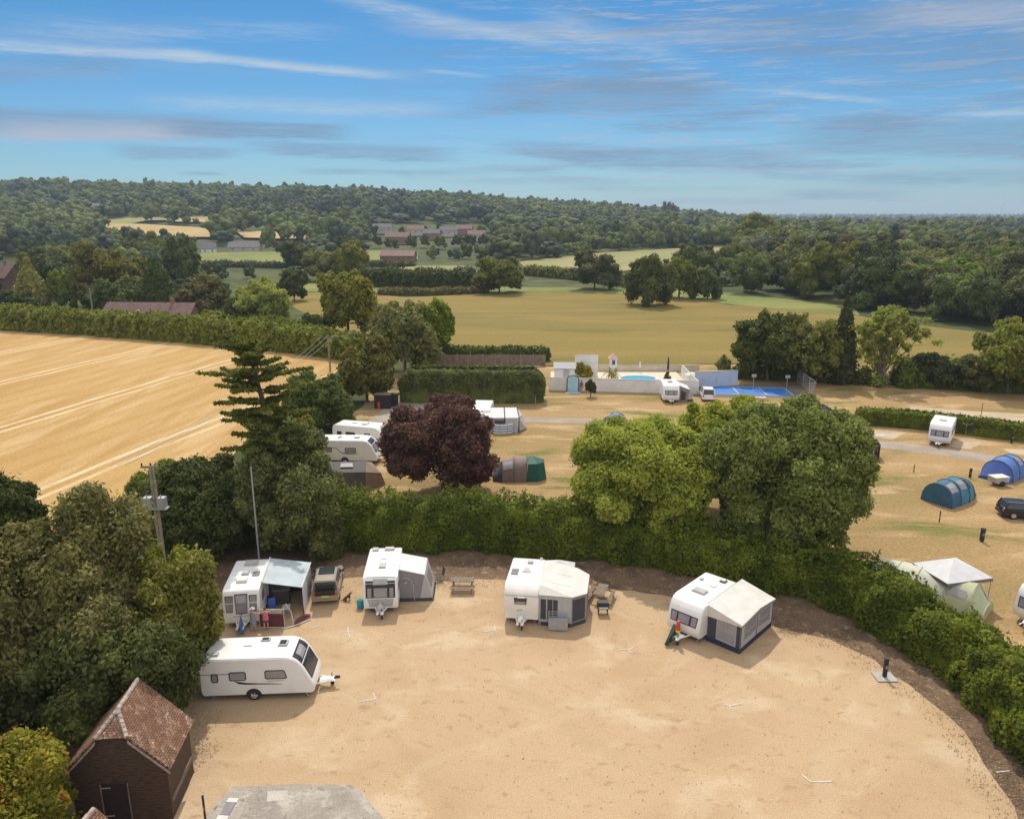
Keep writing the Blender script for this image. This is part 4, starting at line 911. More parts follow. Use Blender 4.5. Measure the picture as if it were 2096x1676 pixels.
MB().box((-.1,1.145,1.35),(.62,.03,1.75)).build('door',MAT['cream'],c10.root,bevel=.01)
pz=at(2132,1275,0); c11=Caravan('white caravan cut off by the right edge behind the hedge',(pz.x-1.2,pz.y-.6),-150,4.6,'round'); c11.fwin(1.12,1.82,-.95,.95,[(-.88,-.45),(-.36,.36),(.45,.88)],.06,'blind'); c11.swin(1,.4,1.3,1.25,1.8); c11.swin(-1,.4,1.3,1.25,1.8); c11.vent(.4,0,.5,.6,.12)
# ================================================================ awnings
def wallquad(name,a,b,a2,b2,mat,root,th=.03,win=None,wmat='glass',skirt=None,smat='navy',wins=None,bars=0,wname='window'):
    """wall between foot a-b and eave a2-b2"""
    a,b,a2,b2=map(Vector,(a,b,a2,b2)); n_=(b-a).cross(a2-a).normalized()
    def pt(u,v,o=0): return a.lerp(b,u).lerp(a2.lerp(b2,u),v)+n_*o
    def quad(u0,u1,v0,v1,o,t=.02): return MB().loft([[pt(u0,v0,o-t),pt(u1,v0,o-t),pt(u1,v1,o-t),pt(u0,v1,o-t)],[pt(u0,v0,o),pt(u1,v0,o),pt(u1,v1,o),pt(u0,v1,o)]])
    w=quad(0,1,0,1,th/2,th).build(name,MAT[mat],root)
    if skirt: quad(.002,.998,0,skirt,th/2+.01,th+.02).build('skirt',MAT[smat],w)
    for (u0,u1,v0,v1) in (wins or ([win] if win else [])):
        f=quad(u0,u1,v0,v1,th/2+.015,th+.03).build(wname,MAT[wmat],w)
        k=.06
        if bars:
            mb=MB()
            for i in range(bars+1): u=u0+(u1-u0)*i/bars; mb.tube([pt(u,v0,.045),pt(u,v1,.045)],.02,5).tube([pt(u,v0,-.045),pt(u,v1,-.045)],.02,5)
            mb.tube([pt(u0,(v0+v1)/2,.045),pt(u1,(v0+v1)/2,.045)],.016,5).tube([pt(u0,(v0+v1)/2,-.045),pt(u1,(v0+v1)/2,-.045)],.016,5); mb.build('glazing_bar',MAT['lightgrey'],f)
    return w
def carframe(c,name,label,cat,x=0,y=0):
    m=Matrix.Rotation(c.root.rotation_euler.z,3,'Z'); p=c.root.location+m@Vector((x,y,0)); return thing(name,label,cat,p,c.root.rotation_euler.z)
# big framed awning
aw=carframe(c4,'awning','large cream roofed awning with navy skirt and windows on the rightmost caravan','awning',0,1.14)
xa,xb=c4.L/2-1.0,c4.L/2-1.0-4.35; D=2.25; ze=1.98
N0,N1=(xa,0,0),(xb,0,0); F0,F1=(xa-.0,D,0),(xb,D,0)
e0,e1=(xa+.12,D+.12,ze),(xb-.1,D+.12,ze); em=((xa+xb)/2,D+.15,ze+.28)
ro=MB(); t0,t1,tm=Vector((xa+.1,0,2.5)),Vector((xb-.1,0,2.55)),Vector(((xa+xb)/2,0,2.6)); ro.sheet([t0,e0,em,tm],.03).sheet([tm,em,e1,t1],.03); ro.build('roof',MAT['creamcanvas'],aw.__class__ and aw)
ro=MB(); ro.sheet([t0,e0,Vector(e0)-Vector((0,0,.10)),t0-Vector((0,0,.75))],.02).build('gable_valance',MAT['creamcanvas'],aw)
ro=MB(); ro.sheet([e0,em,Vector(em)-Vector((0,0,.22)),Vector(e0)-Vector((0,0,.12))],.02).sheet([em,e1,Vector(e1)-Vector((0,0,.12)),Vector(em)-Vector((0,0,.22))],.02).build('valance',MAT['grey'],aw)
wallquad('front_wall',F0,N0,(xa,D,ze-.05),(xa,0,2.35),'lightgrey',aw,wins=[(.16,.68,.22,.86)],wmat='palepane',skirt=.17,bars=2)
wallquad('door_panel',(xa+.02,D*.28,0.3),(xa+.02,.05,.3),(xa+.02,D*.28,1.95),(xa+.02,.05,2.05),'darkgrey',aw)
wallquad('corner_panel',(xa+.02,D-.02,0.33),(xa+.02,D*.88,.33),(xa+.02,D-.02,1.85),(xa+.02,D*.88,1.9),'darkgrey',aw)
mid=((xa+xb)/2,D,0)
for q0,q1,h0,h1 in ((mid,F0,ze+.15,ze-.08),(F1,mid,ze-.08,ze+.15)):
    wallquad('side_wall',q0,q1,(q0[0],q0[1],h0),(q1[0],q1[1],h1),'lightgrey',aw,wins=[(.10,.80,.38,.86)] if q0==mid else [(.2,.92,.38,.86)],wmat='grey',skirt=.17,bars=1)
wallquad('rear_wall',N1,F1,(xb,0,2.35),(xb,D,ze-.05),'lightgrey',aw,skirt=.17)
mb=MB()
for q,zz in ((F0,ze),(F1,ze),(mid,ze+.2)): mb.tube([(q[0],q[1]+.02,0),(q[0],q[1]+.02,zz)],.022,6)
mb.build('pole',MAT['navy'],aw)
# flat caravan awning
aw=carframe(c3,'awning','cream grey awning with dark see-through front attached to the flat fronted caravan','awning',0,1.14)
x0=c3.L/2-.05; pts=[(x0,0),(x0,2.1),(x0-.75,3.0),(x0-3.5,3.05),(x0-4.3,2.2),(x0-4.3,0)]; zz=[2.15,2.12,2.08,2.05,2.1,2.4]
eav=[Vector((p[0],p[1]*1.02,z_)) for p,z_ in zip(pts,zz)]
ta,tb=Vector((x0-.6,0,2.56)),Vector((x0-4.2,0,2.58)); ro=MB()
ro.sheet([eav[0],eav[1],ta],.03).sheet([ta,eav[1],eav[2]],.03).sheet([ta,eav[2],eav[3],tb],.03).sheet([tb,eav[3],eav[4]],.03).sheet([tb,eav[4],eav[5]],.03).build('roof',MAT['creamcanvas'],aw)
mb=MB()
for xx in (x0-1.2,x0-2.6): mb.sheet([(xx,.1,2.555),(xx,2.0,2.265),(xx-.10,2.0,2.265),(xx-.10,.1,2.555)],.03)
mb.build('roof_stripe',MAT['offwhite'],aw)
ro=MB()
for i in range(4): a_,b_=eav[i],eav[i+1]; ro.sheet([a_,b_,b_-Vector((0,0,.16)),a_-Vector((0,0,.16))],.02)
ro.build('valance',MAT['grey'],aw)
cfg=[dict(wins=[(.42,.74,.22,.9),(.78,.97,.22,.9)],wmat='darkgrey'),dict(wins=[(.08,.92,.18,.92)],wmat='darkgrey'),dict(wins=[(.1,.45,.3,.85),(.55,.9,.3,.85)],wmat='grey'),dict(),dict()]
for i in range(5):
    a_,b_=pts[i],pts[i+1]; wallquad('wall_panel',(*b_,0),(*a_,0),(b_[0]*.999,b_[1],zz[i+1]-.04),(a_[0],a_[1],zz[i]-.04),'lightgrey' if i in(0,2) else 'grey',aw,skirt=.13,smat='darkgrey',**cfg[i])
mb=MB()
for p_,z_ in zip(pts,zz): mb.tube([(*p_,0),(*p_,z_)],.02,6)
mb.tube([(x0+.03,.08,0),(x0+.03,.08,2.1)],.03,6).tube([(x0+.03,.9,0),(x0+.03,.9,2.1)],.02,6); mb.build('pole',MAT['lightgrey'],aw)
an=carframe(c3,'awning_annexe','small white pointed annexe tent behind the flat fronted caravan awning','tent',x0-5.4,1.9); q=MB(); qa=[(-1,-1,1.5),(1,-1,1.5),(1,1.2,1.5),(-1,1.2,1.5)]
for i in range(4): q.sheet([qa[i],qa[(i+1)%4],(0,.1,2.1)],.03)
q.build('roof',MAT['offwhite'],an)
for i in range(4): a_,b_=qa[i],qa[(i+1)%4]; wallquad('wall_panel',(a_[0],a_[1],0),(b_[0],b_[1],0),a_,b_,'lightgrey',an)
# porch awning
aw=carframe(c2,'awning','small grey porch awning with white roof beside the black fronted caravan','awning',0,1.14)
x0=c2.L/2-1.55; x1=x0-2.5; rf=MB(); rf.sheet([(x0,0,2.42),(x0+.05,1.75,2.0),(x1-.05,1.85,2.0),(x1,0,2.46)],.03).build('roof',MAT['offwhite'],aw)
wallquad('front_wall',(x0,1.35,0),(x0,0,0),(x0,1.75,1.97),(x0,0,2.4),'grey',aw,skirt=.12,smat='darkgrey')
wallquad('front_wing',(x0,2.3,0),(x0,1.35,0),(x0+.02,1.76,1.97),(x0,1.72,1.95),'lightgrey',aw,skirt=.12,smat='darkgrey')
wallquad('side_wall',(x1,2.4,0),(x0,2.3,0),(x1,1.85,1.97),(x0,1.75,1.97),'lightgrey',aw,wins=[(.2,.8,.35,.85)],wmat='grey',skirt=.14,smat='darkgrey')
wallquad('rear_wall',(x1,0,0),(x1,2.4,0),(x1,0,2.4),(x1,1.85,1.97),'grey',aw)
mb=MB(); arc=[(x0+.03,.15,1.75),(x0+.03,.55,1.78),(x0+.03,.8,1.6),(x0+.03,.95,1.2),(x0+.03,1.0,.1)]; mb.tube(arc,.025,6); mb.build('door_zip',MAT['lightgrey'],aw)
MB().ell((x0+.02,.42,1.42),(.02,.12,.07)).build('door_badge',MAT['lightgrey'],aw)
# roll-out canopy
aw=carframe(c1,'canopy_awning','pale blue white roll-out canopy sheltering camping furniture on the leftmost caravan','awning',0,1.14)
h=c1.L/2; rf=MB(); rf.sheet([(h-1.25,0,2.5),(h-1.15,2.55,2.02),(-h+.35,2.75,2.12),(-h+.25,0,2.58)],.025).build('canopy',pm('pale_blue_canopy',(.58,.66,.68),.7,.12,.8,trans=.3),aw)
MB().tube([(h-1.15,2.55,2.02),(-h+.35,2.75,2.12)],.035,8).tube([(h-1.2,0,2.56),(-h+.25,0,2.62)],.06,8).build('roller',MAT['offwhite'],aw)
for xx in (h-1.15,-h+.35): MB().tube([(xx,2.55,0),(xx,2.55,2.05)],.022,6).build('leg',MAT['navy'],aw)
wallquad('side_panel',(-h+.5,2.72,0),(h-1.3,2.6,0),(-h+.5,2.7,2.05),(h-1.3,2.52,1.98),'offwhite',aw,wins=[(.05,.5,.1,.9)],wmat='lightgrey',wname='side_window')
wallquad('rear_panel',(-h+.4,0,0),(-h+.4,2.6,0),(-h+.4,0,2.5),(-h+.4,2.6,2.1),'darkgrey',aw)
# awning by the pool caravan
aw=carframe(c9,'awning','white and dark grey porch awning beside the small caravan at the pool wall','awning',0,1.14); x0=1.3;x1=-1.6
MB().sheet([(x0,0,2.35),(x0,1.6,1.75),(x1,1.6,1.75),(x1,0,2.4)],.03).build('roof',MAT['offwhite'],aw)
wallquad('front_wall',(x0,1.25,0),(x0,0,0),(x0,1.55,1.7),(x0,0,2.3),'grey',aw,win=(.25,.75,.1,.75),wmat='darkgrey'); wallquad('front_wing',(x0,2.2,0),(x0,1.25,0),(x0,1.58,1.72),(x0,1.5,1.7),'lightgrey',aw,skirt=.2,smat='navy'); wallquad('side_wall',(x1,2.2,0),(x0,2.2,0),(x1,1.6,1.72),(x0,1.6,1.72),'lightgrey',aw,skirt=.2,smat='navy')
# ================================================================ tents
def arch(w,h,y,x,n=11,flat=.8):
    return [(x+0,y+0,0)]*0+[(x, w/2*math.cos(PI*k/(n-1))*(1+.0*k), h*math.sin(PI*k/(n-1))**flat) for k in range(n)]
def tunnel(name,label,cat,p,az,hoops,cols,ends,root=None,poles='darkgrey',wins=()):
    """hoops=[(x,width,height)]; cols = material between hoops; ends=(mat0,mat1)"""
    r=thing(name,label,cat,p,R(az))
    for i in range(len(hoops)-1):
        a,b=hoops[i],hoops[i+1]; A=arch(a[1],a[2],0,a[0]); B=arch(b[1],b[2],0,b[0]); m_=[tuple((Vector(q)+Vector(w_))/2-Vector((0,0,.04))) for q,w_ in zip(A,B)]
        MB().loft([A,m_,B],cap=False,closed=False).build('canopy_section',MAT[cols[i]],r,smooth=50)
    for j,hh in enumerate((hoops[0],hoops[-1])):
        A=arch(hh[1],hh[2],0,hh[0]); s_=1 if j else -1
        mb=MB(); mb.loft([A,[(x+s_*.01,y,z) for x,y,z in A]],cap=True); mb.build('end_panel',MAT[ends[j]],r)
    for hh in hoops: MB().tube(arch(hh[1]+.04,hh[2]+.03,0,hh[0]),.03,5).build('pole',MAT[poles],r)
    for (i,side,u0,u1,k0,k1,mt) in wins:
        a,b=hoops[i],hoops[i+1]; A=arch(a[1]+.06,a[2]+.04,0,a[0]);B=arch(b[1]+.06,b[2]+.04,0,b[0]); 
        ks=range(k0,k1+1); ra=[tuple(Vector(A[k if side>0 else 10-k]).lerp(Vector(B[k if side>0 else 10-k]),u0)) for k in ks]; rb=[tuple(Vector(A[k if side>0 else 10-k]).lerp(Vector(B[k if side>0 else 10-k]),u1)) for k in ks]
        MB().loft([ra,rb],cap=False,closed=False).build('window',MAT[mt],r)
    return r
MAT['tb']=pm('teal_blue_nylon',(.035,.13,.22),.55,.12,2,trans=.12); MAT['tb2']=pm('light_teal_nylon',(.05,.22,.33),.5,.12,2,trans=.12); MAT['bl']=pm('bright_blue_nylon',(.09,.19,.48),.5,.1,2,trans=.12); MAT['bl2']=pm('deep_blue_nylon',(.05,.11,.36),.55,.1,2,trans=.1)
MAT['tgreen']=pm('green_tent_nylon',(.02,.13,.10),.6,.1,2,trans=.2); MAT['taupe']=pm('taupe_tent',(.20,.15,.14),.8,.1,2); MAT['tblack']=pm('black_tent_canvas',(.075,.07,.065),.7,.15,1); MAT['tan']=pm('tan_tent_canvas',(.28,.20,.14),.8,.12,2)
MAT['lime']=pm('pale_lime_canvas',(.55,.58,.36),.7,.08,2,trans=.25); MAT['ivory']=pm('ivory_canvas',(.72,.72,.58),.7,.08,2,trans=.25)
a0=at(1917,1032,0); tunnel('tent','teal blue tunnel tent with side windows, nearer of the two blue tents','tent',(a0.x,a0.y+.1,0),31,[(0,2.9,1.95),(1.5,2.9,2.1),(3.0,2.8,2.05),(4.2,2.4,1.7),(5.3,1.5,.35)],['tb','tb2','tb2','tb'],('tb','tb'),wins=[(0,-1,.15,.85,2,4,'palepane'),(1,-1,.15,.8,2,4,'palepane'),(2,-1,.1,.5,2,4,'darkgrey')])
a0=at(2042,981,0); tunnel('tent','bright blue tunnel tent behind the small grey trailer','tent',(a0.x,a0.y+.2,0),35,[(-1.0,2.6,.3),(0,3.0,1.9),(1.5,3.0,2.1),(3.0,2.9,2.0),(4.3,2.3,1.3)],['bl2','bl','bl','bl'],('bl2','bl2'),wins=[(2,-1,.2,.8,2,4,'palepane')])
a0=at(1262,880,0); tunnel('tent','bright blue tent mostly hidden by the left side of the lime green maple','tent',(a0.x-.7,a0.y,0),60,[(-1.2,2.4,.5),(0,2.8,1.7),(2,2.8,1.8),(3,2.2,.6)],['bl2','bl','bl'],('bl2','bl2'))
a0=at(1040,985,0); tunnel('tent','taupe and green family tent in front of the purple tree','tent',(a0.x-.6,a0.y+1.3,0),0,[(-.9,2.8,.4),(0,3.0,1.7),(1.2,3.1,2.05),(2.5,3.0,2.1)],['darkgrey','taupe','taupe'],('darkgrey','taupe'),wins=[(1,-1,.1,.9,2,4,'palepane')])
a0=at(1090,985,0); g_=thing('shelter_tent','dark green domed shelter with yellow poles joined to the taupe tent','tent',(a0.x,a0.y+1.3,0)); cs=[(1.55*math.cos(a),1.5*math.sin(a)) for a in np.linspace(0,2*PI,9)[:-1]+PI/8]
for i in range(8):
    a_,b_=cs[i],cs[(i+1)%8]; MB().sheet([(a_[0]*.8,a_[1]*.8,1.75),(b_[0]*.8,b_[1]*.8,1.75),(0,0,2.25)],.02).build('roof_panel',MAT['teal'] if False else MAT['tgreen'],g_); wallquad('wall_panel',(*a_,0),(*b_,0),(a_[0]*.8,a_[1]*.8,1.75),(b_[0]*.8,b_[1]*.8,1.75),'tgreen',g_)
    MB().tube([(*a_,0),(a_[0]*.82,a_[1]*.82,1.78)],.03,5).build('pole',MAT['yellow'] if i%2 else MAT['tgreen'],g_)
a0=at(722,1000,0); r=thing('tent','large black ridge tent with tan end showing over the hedge','tent',(a0.x-.3,a0.y+1.2,0))
MB().sheet([(-3.1,-1.5,1.7),(1.7,-1.5,1.8),(1.4,.1,2.4),(-2.8,.1,2.3)],.04).sheet([(-3.1,1.6,1.7),(1.7,1.6,1.8),(1.4,.1,2.4),(-2.8,.1,2.3)],.04).build('roof',MAT['tblack'],r)
wallquad('front_wall',(-3.2,-1.8,0),(1.7,-1.8,0),(-3.1,-1.5,1.7),(1.7,-1.5,1.8),'tblack',r); wallquad('end_wall',(1.7,-1.8,0),(3.3,0,0),(1.7,-1.5,1.8),(2.9,0,1.2),'tan',r); wallquad('end_wall',(3.3,0,0),(1.9,1.7,0),(2.9,0,1.2),(1.7,1.6,1.8),'tan',r); MB().sheet([(1.7,-1.5,1.8),(2.9,0,1.2),(1.7,1.6,1.8),(1.4,.1,2.4)],.03).build('end_roof',MAT['tan'],r)
MB().sheet([(-.9,-.9,2.1),(.4,-.9,2.13),(.2,-.3,2.33),(-.9,-.3,2.31)],.03).build('roof_window',MAT['lightgrey'],r)
a0=at(672,957,0); o=MB().ell((0,0,.35),(1.0,.6,.32)).build('play_tent',MAT['yellow'],None,smooth=60,loc=(a0.x,a0.y,0)); tag(o,'small bright yellow pop-up tent left of the large black tent','tent')
# awning tent in the camp field
a0=at(1035,884,0); r=thing('awning','white roofed inflatable awning with grey walls standing right above the purple tree','awning',(a0.x,a0.y,0),R(0))
MB().sheet([(-3.0,0,1.75),(1.6,0,1.8),(1.4,2.3,2.5),(-3.4,2.3,2.45)],.05).sheet([(1.6,0,1.8),(2.0,2.3,1.6),(1.4,2.3,2.5)],.04).build('roof',MAT['offwhite'],r)
for i in range(3): x_=-3+i*1.5; wallquad('front_wall',(x_,-.35,0),(x_+1.5,-.35,0),(x_,0,1.72),(x_+1.5,0,1.74),'grey' if i!=2 else 'lightgrey',r,wins=[(.1,.9,.3,.85)],wmat='lightgrey' if i==2 else 'darkgrey')
wallquad('side_wing',(1.5,-.3,0),(2.6,1.2,0),(1.6,0,1.75),(2.0,2.0,1.6),'lightgrey',r,skirt=.25)
MB().tube([(1.6,-.3,0),(1.65,0,1.8),(1.4,2.3,2.5)],.07,6).tube([(-.1,-.3,0),(-.1,0,1.8),(-.2,2.3,2.5)],.07,6).build('air_beam',MAT['navy'],r)
cc=Caravan('white caravan mostly hidden behind the inflatable awning and purple tree',(a0.x-3.2,a0.y+.9),-95,5.4,'round'); cc.fwin(1.2,1.8,-.9,.9,[(-.8,.8)],.05,'glass')
w0=at(1010,888,0); r=thing('windbreak','white windbreak with blue stripes below the inflatable awning','windbreak',(w0.x,w0.y,0)); pts=[(0,0),(.8,-.25),(1.7,-.1),(2.4,.4)]
for i in range(3):
    wallquad('panel',(*pts[i],.05),(*pts[i+1],.05),(*pts[i],1.25),(*pts[i+1],1.25),'offwhite',r)
    for zz_ in (.3,.6,.9): wallquad('stripe',(*pts[i],zz_),(*pts[i+1],zz_),(*pts[i],zz_+.1),(*pts[i+1],zz_+.1),'bl',r,th=.045)
for p_ in pts: MB().tube([(*p_,0),(*p_,1.4)],.025,5).build('pole',MAT['wood'],r)
# gazebo
gp=[at(1868,1152,2.15),at(1940,1195,2.15),at(2033,1183,2.15)]; gp.append(gp[0]+gp[2]-gp[1]); gc=sum(gp,Vector())/4; gc.z=0
r=thing('gazebo','white pop-up gazebo with dark valance behind the right hedge','gazebo',gc); lp=[p-gc for p in gp]; ap=Vector((0,0,3.0))
for i in range(4): MB().sheet([lp[i],lp[(i+1)%4],ap],.03).build('roof_panel',MAT['offwhite'],r); a_,b_=lp[i],lp[(i+1)%4]; MB().sheet([a_,b_,b_-Vector((0,0,.24)),a_-Vector((0,0,.24))],.02).build('valance',MAT['taupe'],r); MB().tube([(a_.x*.96,a_.y*.96,0),(a_.x*.96,a_.y*.96,2.1)],.03,6).build('leg',MAT['steel'],r)
a0=at(1985,1262,0); tunnel('tent','long pale lime and ivory tunnel tent behind the right hedge','tent',(a0.x+.6,a0.y+.3,0),-15+150,[(-.6,2.9,.9),(.2,3.1,2.1),(1.8,3.2,2.25),(3.6,3.2,2.2),(5.0,3.1,2.1),(6.6,2.9,1.8),(7.6,2.4,.9)],['lime','lime','ivory','ivory','ivory','ivory'],('lime','ivory'),poles='lime',wins=[(0,-1,.15,.9,3,4,'lightgrey'),(1,1,.2,.9,2,3,'palepane')])
# ================================================================ granary barn
MAT['tile']=None
def tilemat():
    m,t=newmat('old_clay_tiles'); g=G(t); tc=g.n('ShaderNodeTexCoord').outputs['Object']
    br=g.n('ShaderNodeTexBrick',{'Vector':g.n('ShaderNodeMapping',{'Vector':g.n('ShaderNodeTexCoord').outputs['UV'],'Scale':(1,1,1)}).outputs[0],'Scale':1.0,'Color1':(.18,.095,.058,1),'Color2':(.27,.145,.085,1),'Mortar':(.065,.038,.03,1),'Mortar Size':.012,'Brick Width':.17,'Row Height':.11})
    n1=g.noise(tc,1.3,5,.65); n2=g.noise(tc,9,4,.7); n3=g.noise(tc,2.6,4,.6)
    c=g.mix(g.ss(n3,.5,.68,0,.6),br.outputs[0],(.34,.20,.14))
    c=g.mix(g.math('MULTIPLY',g.ss(n2,.54,.62),g.ss(n1,.45,.62,0,.9)),c,(.56,.50,.42))
    c=g.mix(g.math('MULTIPLY',g.ss(n1,.60,.72),.65),c,(.40,.19,.06))
    b=g.n('ShaderNodeBsdfPrincipled',{'Base Color':c,'Roughness':.9,'Specular IOR Level':.2})
    bn=g.n('ShaderNodeBump',{'Height':br.outputs['Fac'],'Strength':.6,'Distance':.03},invert=True); t.links.new(bn.outputs[0],b.inputs['Normal']); g.out(b.outputs[0]); return m
MAT['tile']=tilemat()
def boardmat():
    m,t=newmat('dark_weatherboard'); g=G(t); tc=g.n('ShaderNodeTexCoord').outputs['Object']; z=g.n('ShaderNodeSeparateXYZ',{0:tc}).outputs[2]
    f=g.math('FRACT',g.math('DIVIDE',z,.16)); nn=g.noise(g.n('ShaderNodeMapping',{'Vector':tc,'Scale':(1,1,9)}).outputs[0],3,5,.7)
    c=g.mix(g.ss(nn,.35,.7),(.036,.021,.014),(.135,.078,.050)); c=g.mix(g.ss(f,.0,.14,.85,0),c,(.008,.005,.004))
    b=g.n('ShaderNodeBsdfPrincipled',{'Base Color':c,'Roughness':.85}); bn=g.n('ShaderNodeBump',{'Height':f,'Strength':.8,'Distance':.04}); t.links.new(bn.outputs[0],b.inputs['Normal']); g.out(b.outputs[0]); return m
MAT['board']=boardmat()
def uvquad(mb_pts,name,mat,root,th=.09):
    """roof slab with uv laid in metres along the slope"""
    p=[Vector(q) for q in mb_pts]; nrm=(p[1]-p[0]).cross(p[2]-p[0]).normalized(); u=(p[1]-p[0]).normalized(); v=nrm.cross(u)
    m=MB(); m.loft([[q-nrm*th*.5 for q in p],[q+nrm*th*.5 for q in p]]); o=m.build(name,mat,root); me=o.data; uv=me.uv_layers.new(name='UVMap')
    for l in me.loops: q=me.vertices[l.vertex_index].co-p[0]; uv.data[l.index].uv=(q.dot(u),q.dot(v))
    return o
def barn(label,loc,rz,L,Wd,he,hr,hip_in,hip_z):
    r=thing('granary_barn',label,'barn',loc,rz); w=Wd/2; o=.22
    # local: gable faces -y, ridge runs +y
    k=(hr-hip_z)/(hr-he); hw=(w+o)*k    # half width of roof at hip height
    sl=(hr-he)/(w+o)
    MB().loft([[(-w,0,-.1),(w,0,-.1),(w,0,he+o*sl),(hw-.05,0,hip_z-.06),(-hw+.05,0,hip_z-.06),(-w,0,he+o*sl)],[(-w,L,-.1),(w,L,-.1),(w,L,he+o*sl),(hw-.05,L,hip_z-.06),(-hw+.05,L,hip_z-.06),(-w,L,he+o*sl)]]).build('wall',MAT['board'],r)
    ap=(0,hip_in,hr); bk=(0,L+.15,hr)
    for s in (-1,1):
        pts=[(s*(w+o),-.2,he),(s*(w+o),L+.15,he),bk,ap,(s*hw,-.2,hip_z)]; uvquad(pts if s>0 else pts,'roof_slope',MAT['tile'],r)
    uvquad([(-hw,-.22,hip_z),(hw,-.22,hip_z),ap],'hip_slope',MAT['tile'],r)
    mb=MB(); n=int((L-hip_in)/.28)
    for i in range(n): y=hip_in+(L+.1-hip_in)*i/n; mb.tube([(0,y,hr+.02),(0,y+.27,hr+.05)],[.10,.11],7)
    for s in (-1,1):
        a_,b_=Vector(ap),Vector((s*hw,-.22,hip_z)); 
        for i in range(6): mb.tube([a_.lerp(b_,i/6)+Vector((0,0,.03)),a_.lerp(b_,(i+1)/6)+Vector((0,0,.05))],[.09,.10],7)
    mb.build('ridge_tiles',pm('mortared_ridge',(.42,.34,.28),.9,.35,6,.4),r)
    vm=pm('mortar_verge',(.36,.28,.22),.9,.3,7,.4)
    for s in (-1,1):
        mb=MB(); a_,b_=Vector((s*hw,-.235,hip_z-.09)),Vector((s*(w+o),-.235,he-.09)); mb.sheet([a_,b_,b_+Vector((0,0,-.12)),a_+Vector((0,0,-.14))],.03).build('bargeboard',vm,r)
    d=MB().box((-.25,-.03,1.0),(1.05,.05,2.0)).build('door',pm('barn_door',(.022,.013,.012),.85,.3,4,.3),r)
    MB().box((-.82,-.055,1.02),(.05,.04,2.04)).build('door_post',MAT['wood'],d); MB().box((.32,-.055,1.02),(.05,.04,2.04)).build('door_post',MAT['wood'],d)
    MB().box((-.60,-.07,1.86),(.42,.03,.035)).build('hinge',MAT['steel'],d); MB().box((-.60,-.07,.42),(.42,.03,.035)).build('hinge',MAT['steel'],d)
    MB().box((w+.02,L*.5,.9),(.05,L*.9,.25)).build('plinth_board',MAT['wood'],r)
    return r
barn('dark weatherboarded granary with mossy clay tiled half-hipped roof at the bottom left',(-17.05,27.85,0),R(5),2.9,4.05,2.72,5.12,.75,4.42)
b2=at(182,1652,3.9); barn('second tiled roof peeping in at the bottom edge in front of the granary',(b2.x-.2,b2.y-2.75,0),R(-10),2.6,3.6,2.0,3.9,.9,3.2)
# ================================================================ poles and wires
def pole(label,px,py,h,r=.13,cross=1.5,trans=False,name='utility_pole',az=0,mat='palebark'):
    p=at(px,py,0); o=thing(name,label,'utility pole',(p.x,p.y,0),R(az)); MB().tube([(0,0,0),(0,0,h)],[r,r*.75],9).build('post',MAT[mat],o,smooth=60)
    if cross:
        MB().box((0,.08,h-.12),(cross,.09,.12)).build('crossarm',MAT['wood'],o,bevel=.01)
        for k in (-1,0,1): MB().tube([(k*cross*.44,.08,h-.06),(k*cross*.44,.08,h+.14)],[.045,.06],7).build('insulator',MAT['blackp'],o)
    if trans:
        MB().box((-.42,.0,h-2.55),(.55,.5,.75)).tube([(-.42,-.1,h-2.2),(-.42,-.1,h-1.95)],.05,6).build('transformer',MAT['steel'],o,bevel=.05)
        MB().box((.5,.0,h-2.55),(.5,.5,.75)).tube([(.5,-.1,h-2.2),(.5,-.1,h-1.95)],.05,6).build('transformer',MAT['steel'],o,bevel=.05)
        MB().tube([(.18,.0,0),(.18,.0,h-.15)],[r*.8,r*.6],9).build('post',MAT[mat],o,smooth=60); MB().box((.05,0,h-2.95),(1.6,.5,.08)).build('platform',MAT['steel'],o)
    return o
pA=at(343,1240,0); hA=zat(pA.y,953); poleA=pole('twin utility pole carrying two grey transformer boxes at the left',343,1240,hA,.15,1.3,True)
pD=at(533,1172,0); pole('thin bare grey pole standing behind the leftmost yard caravan',533,1172,zat(pD.y,955),.075,0,mat='steel')
pB=at(674,760,0); hB=zat(pB.y,690); pole('slender utility pole with crossarm at the right corner of the stubble field',676,760,hB,.17,2.2)
pC=at(193,668,0); pole('utility pole standing in the field hedge at the far left',194,668,zat(pC.y,590),.2,1.6)
w=thing('overhead_wires','three thin overhead wires running past the slender field corner pole','wires',(0,0,0))
for k in (-1,0,1):
    a_=Vector((pB.x+k*.95,pB.y+.08,hB+.15)); b_=Vector((pA.x-2+k*.5,pA.y-.2,hA+.1)); c_=at(775,655,11)+Vector((0,0,0)); c_.x+=k*1.0
    for s_,e_,sag in ((a_,b_,1.2),(a_,Vector((c_.x,c_.y+0,11.0)),.8)):
        pts=[s_.lerp(e_,t)-Vector((0,0,sag*4*t*(1-t))) for t in np.linspace(0,1,14)]; MB().tube(pts,.016,4).build('wire',MAT['steel'],w)
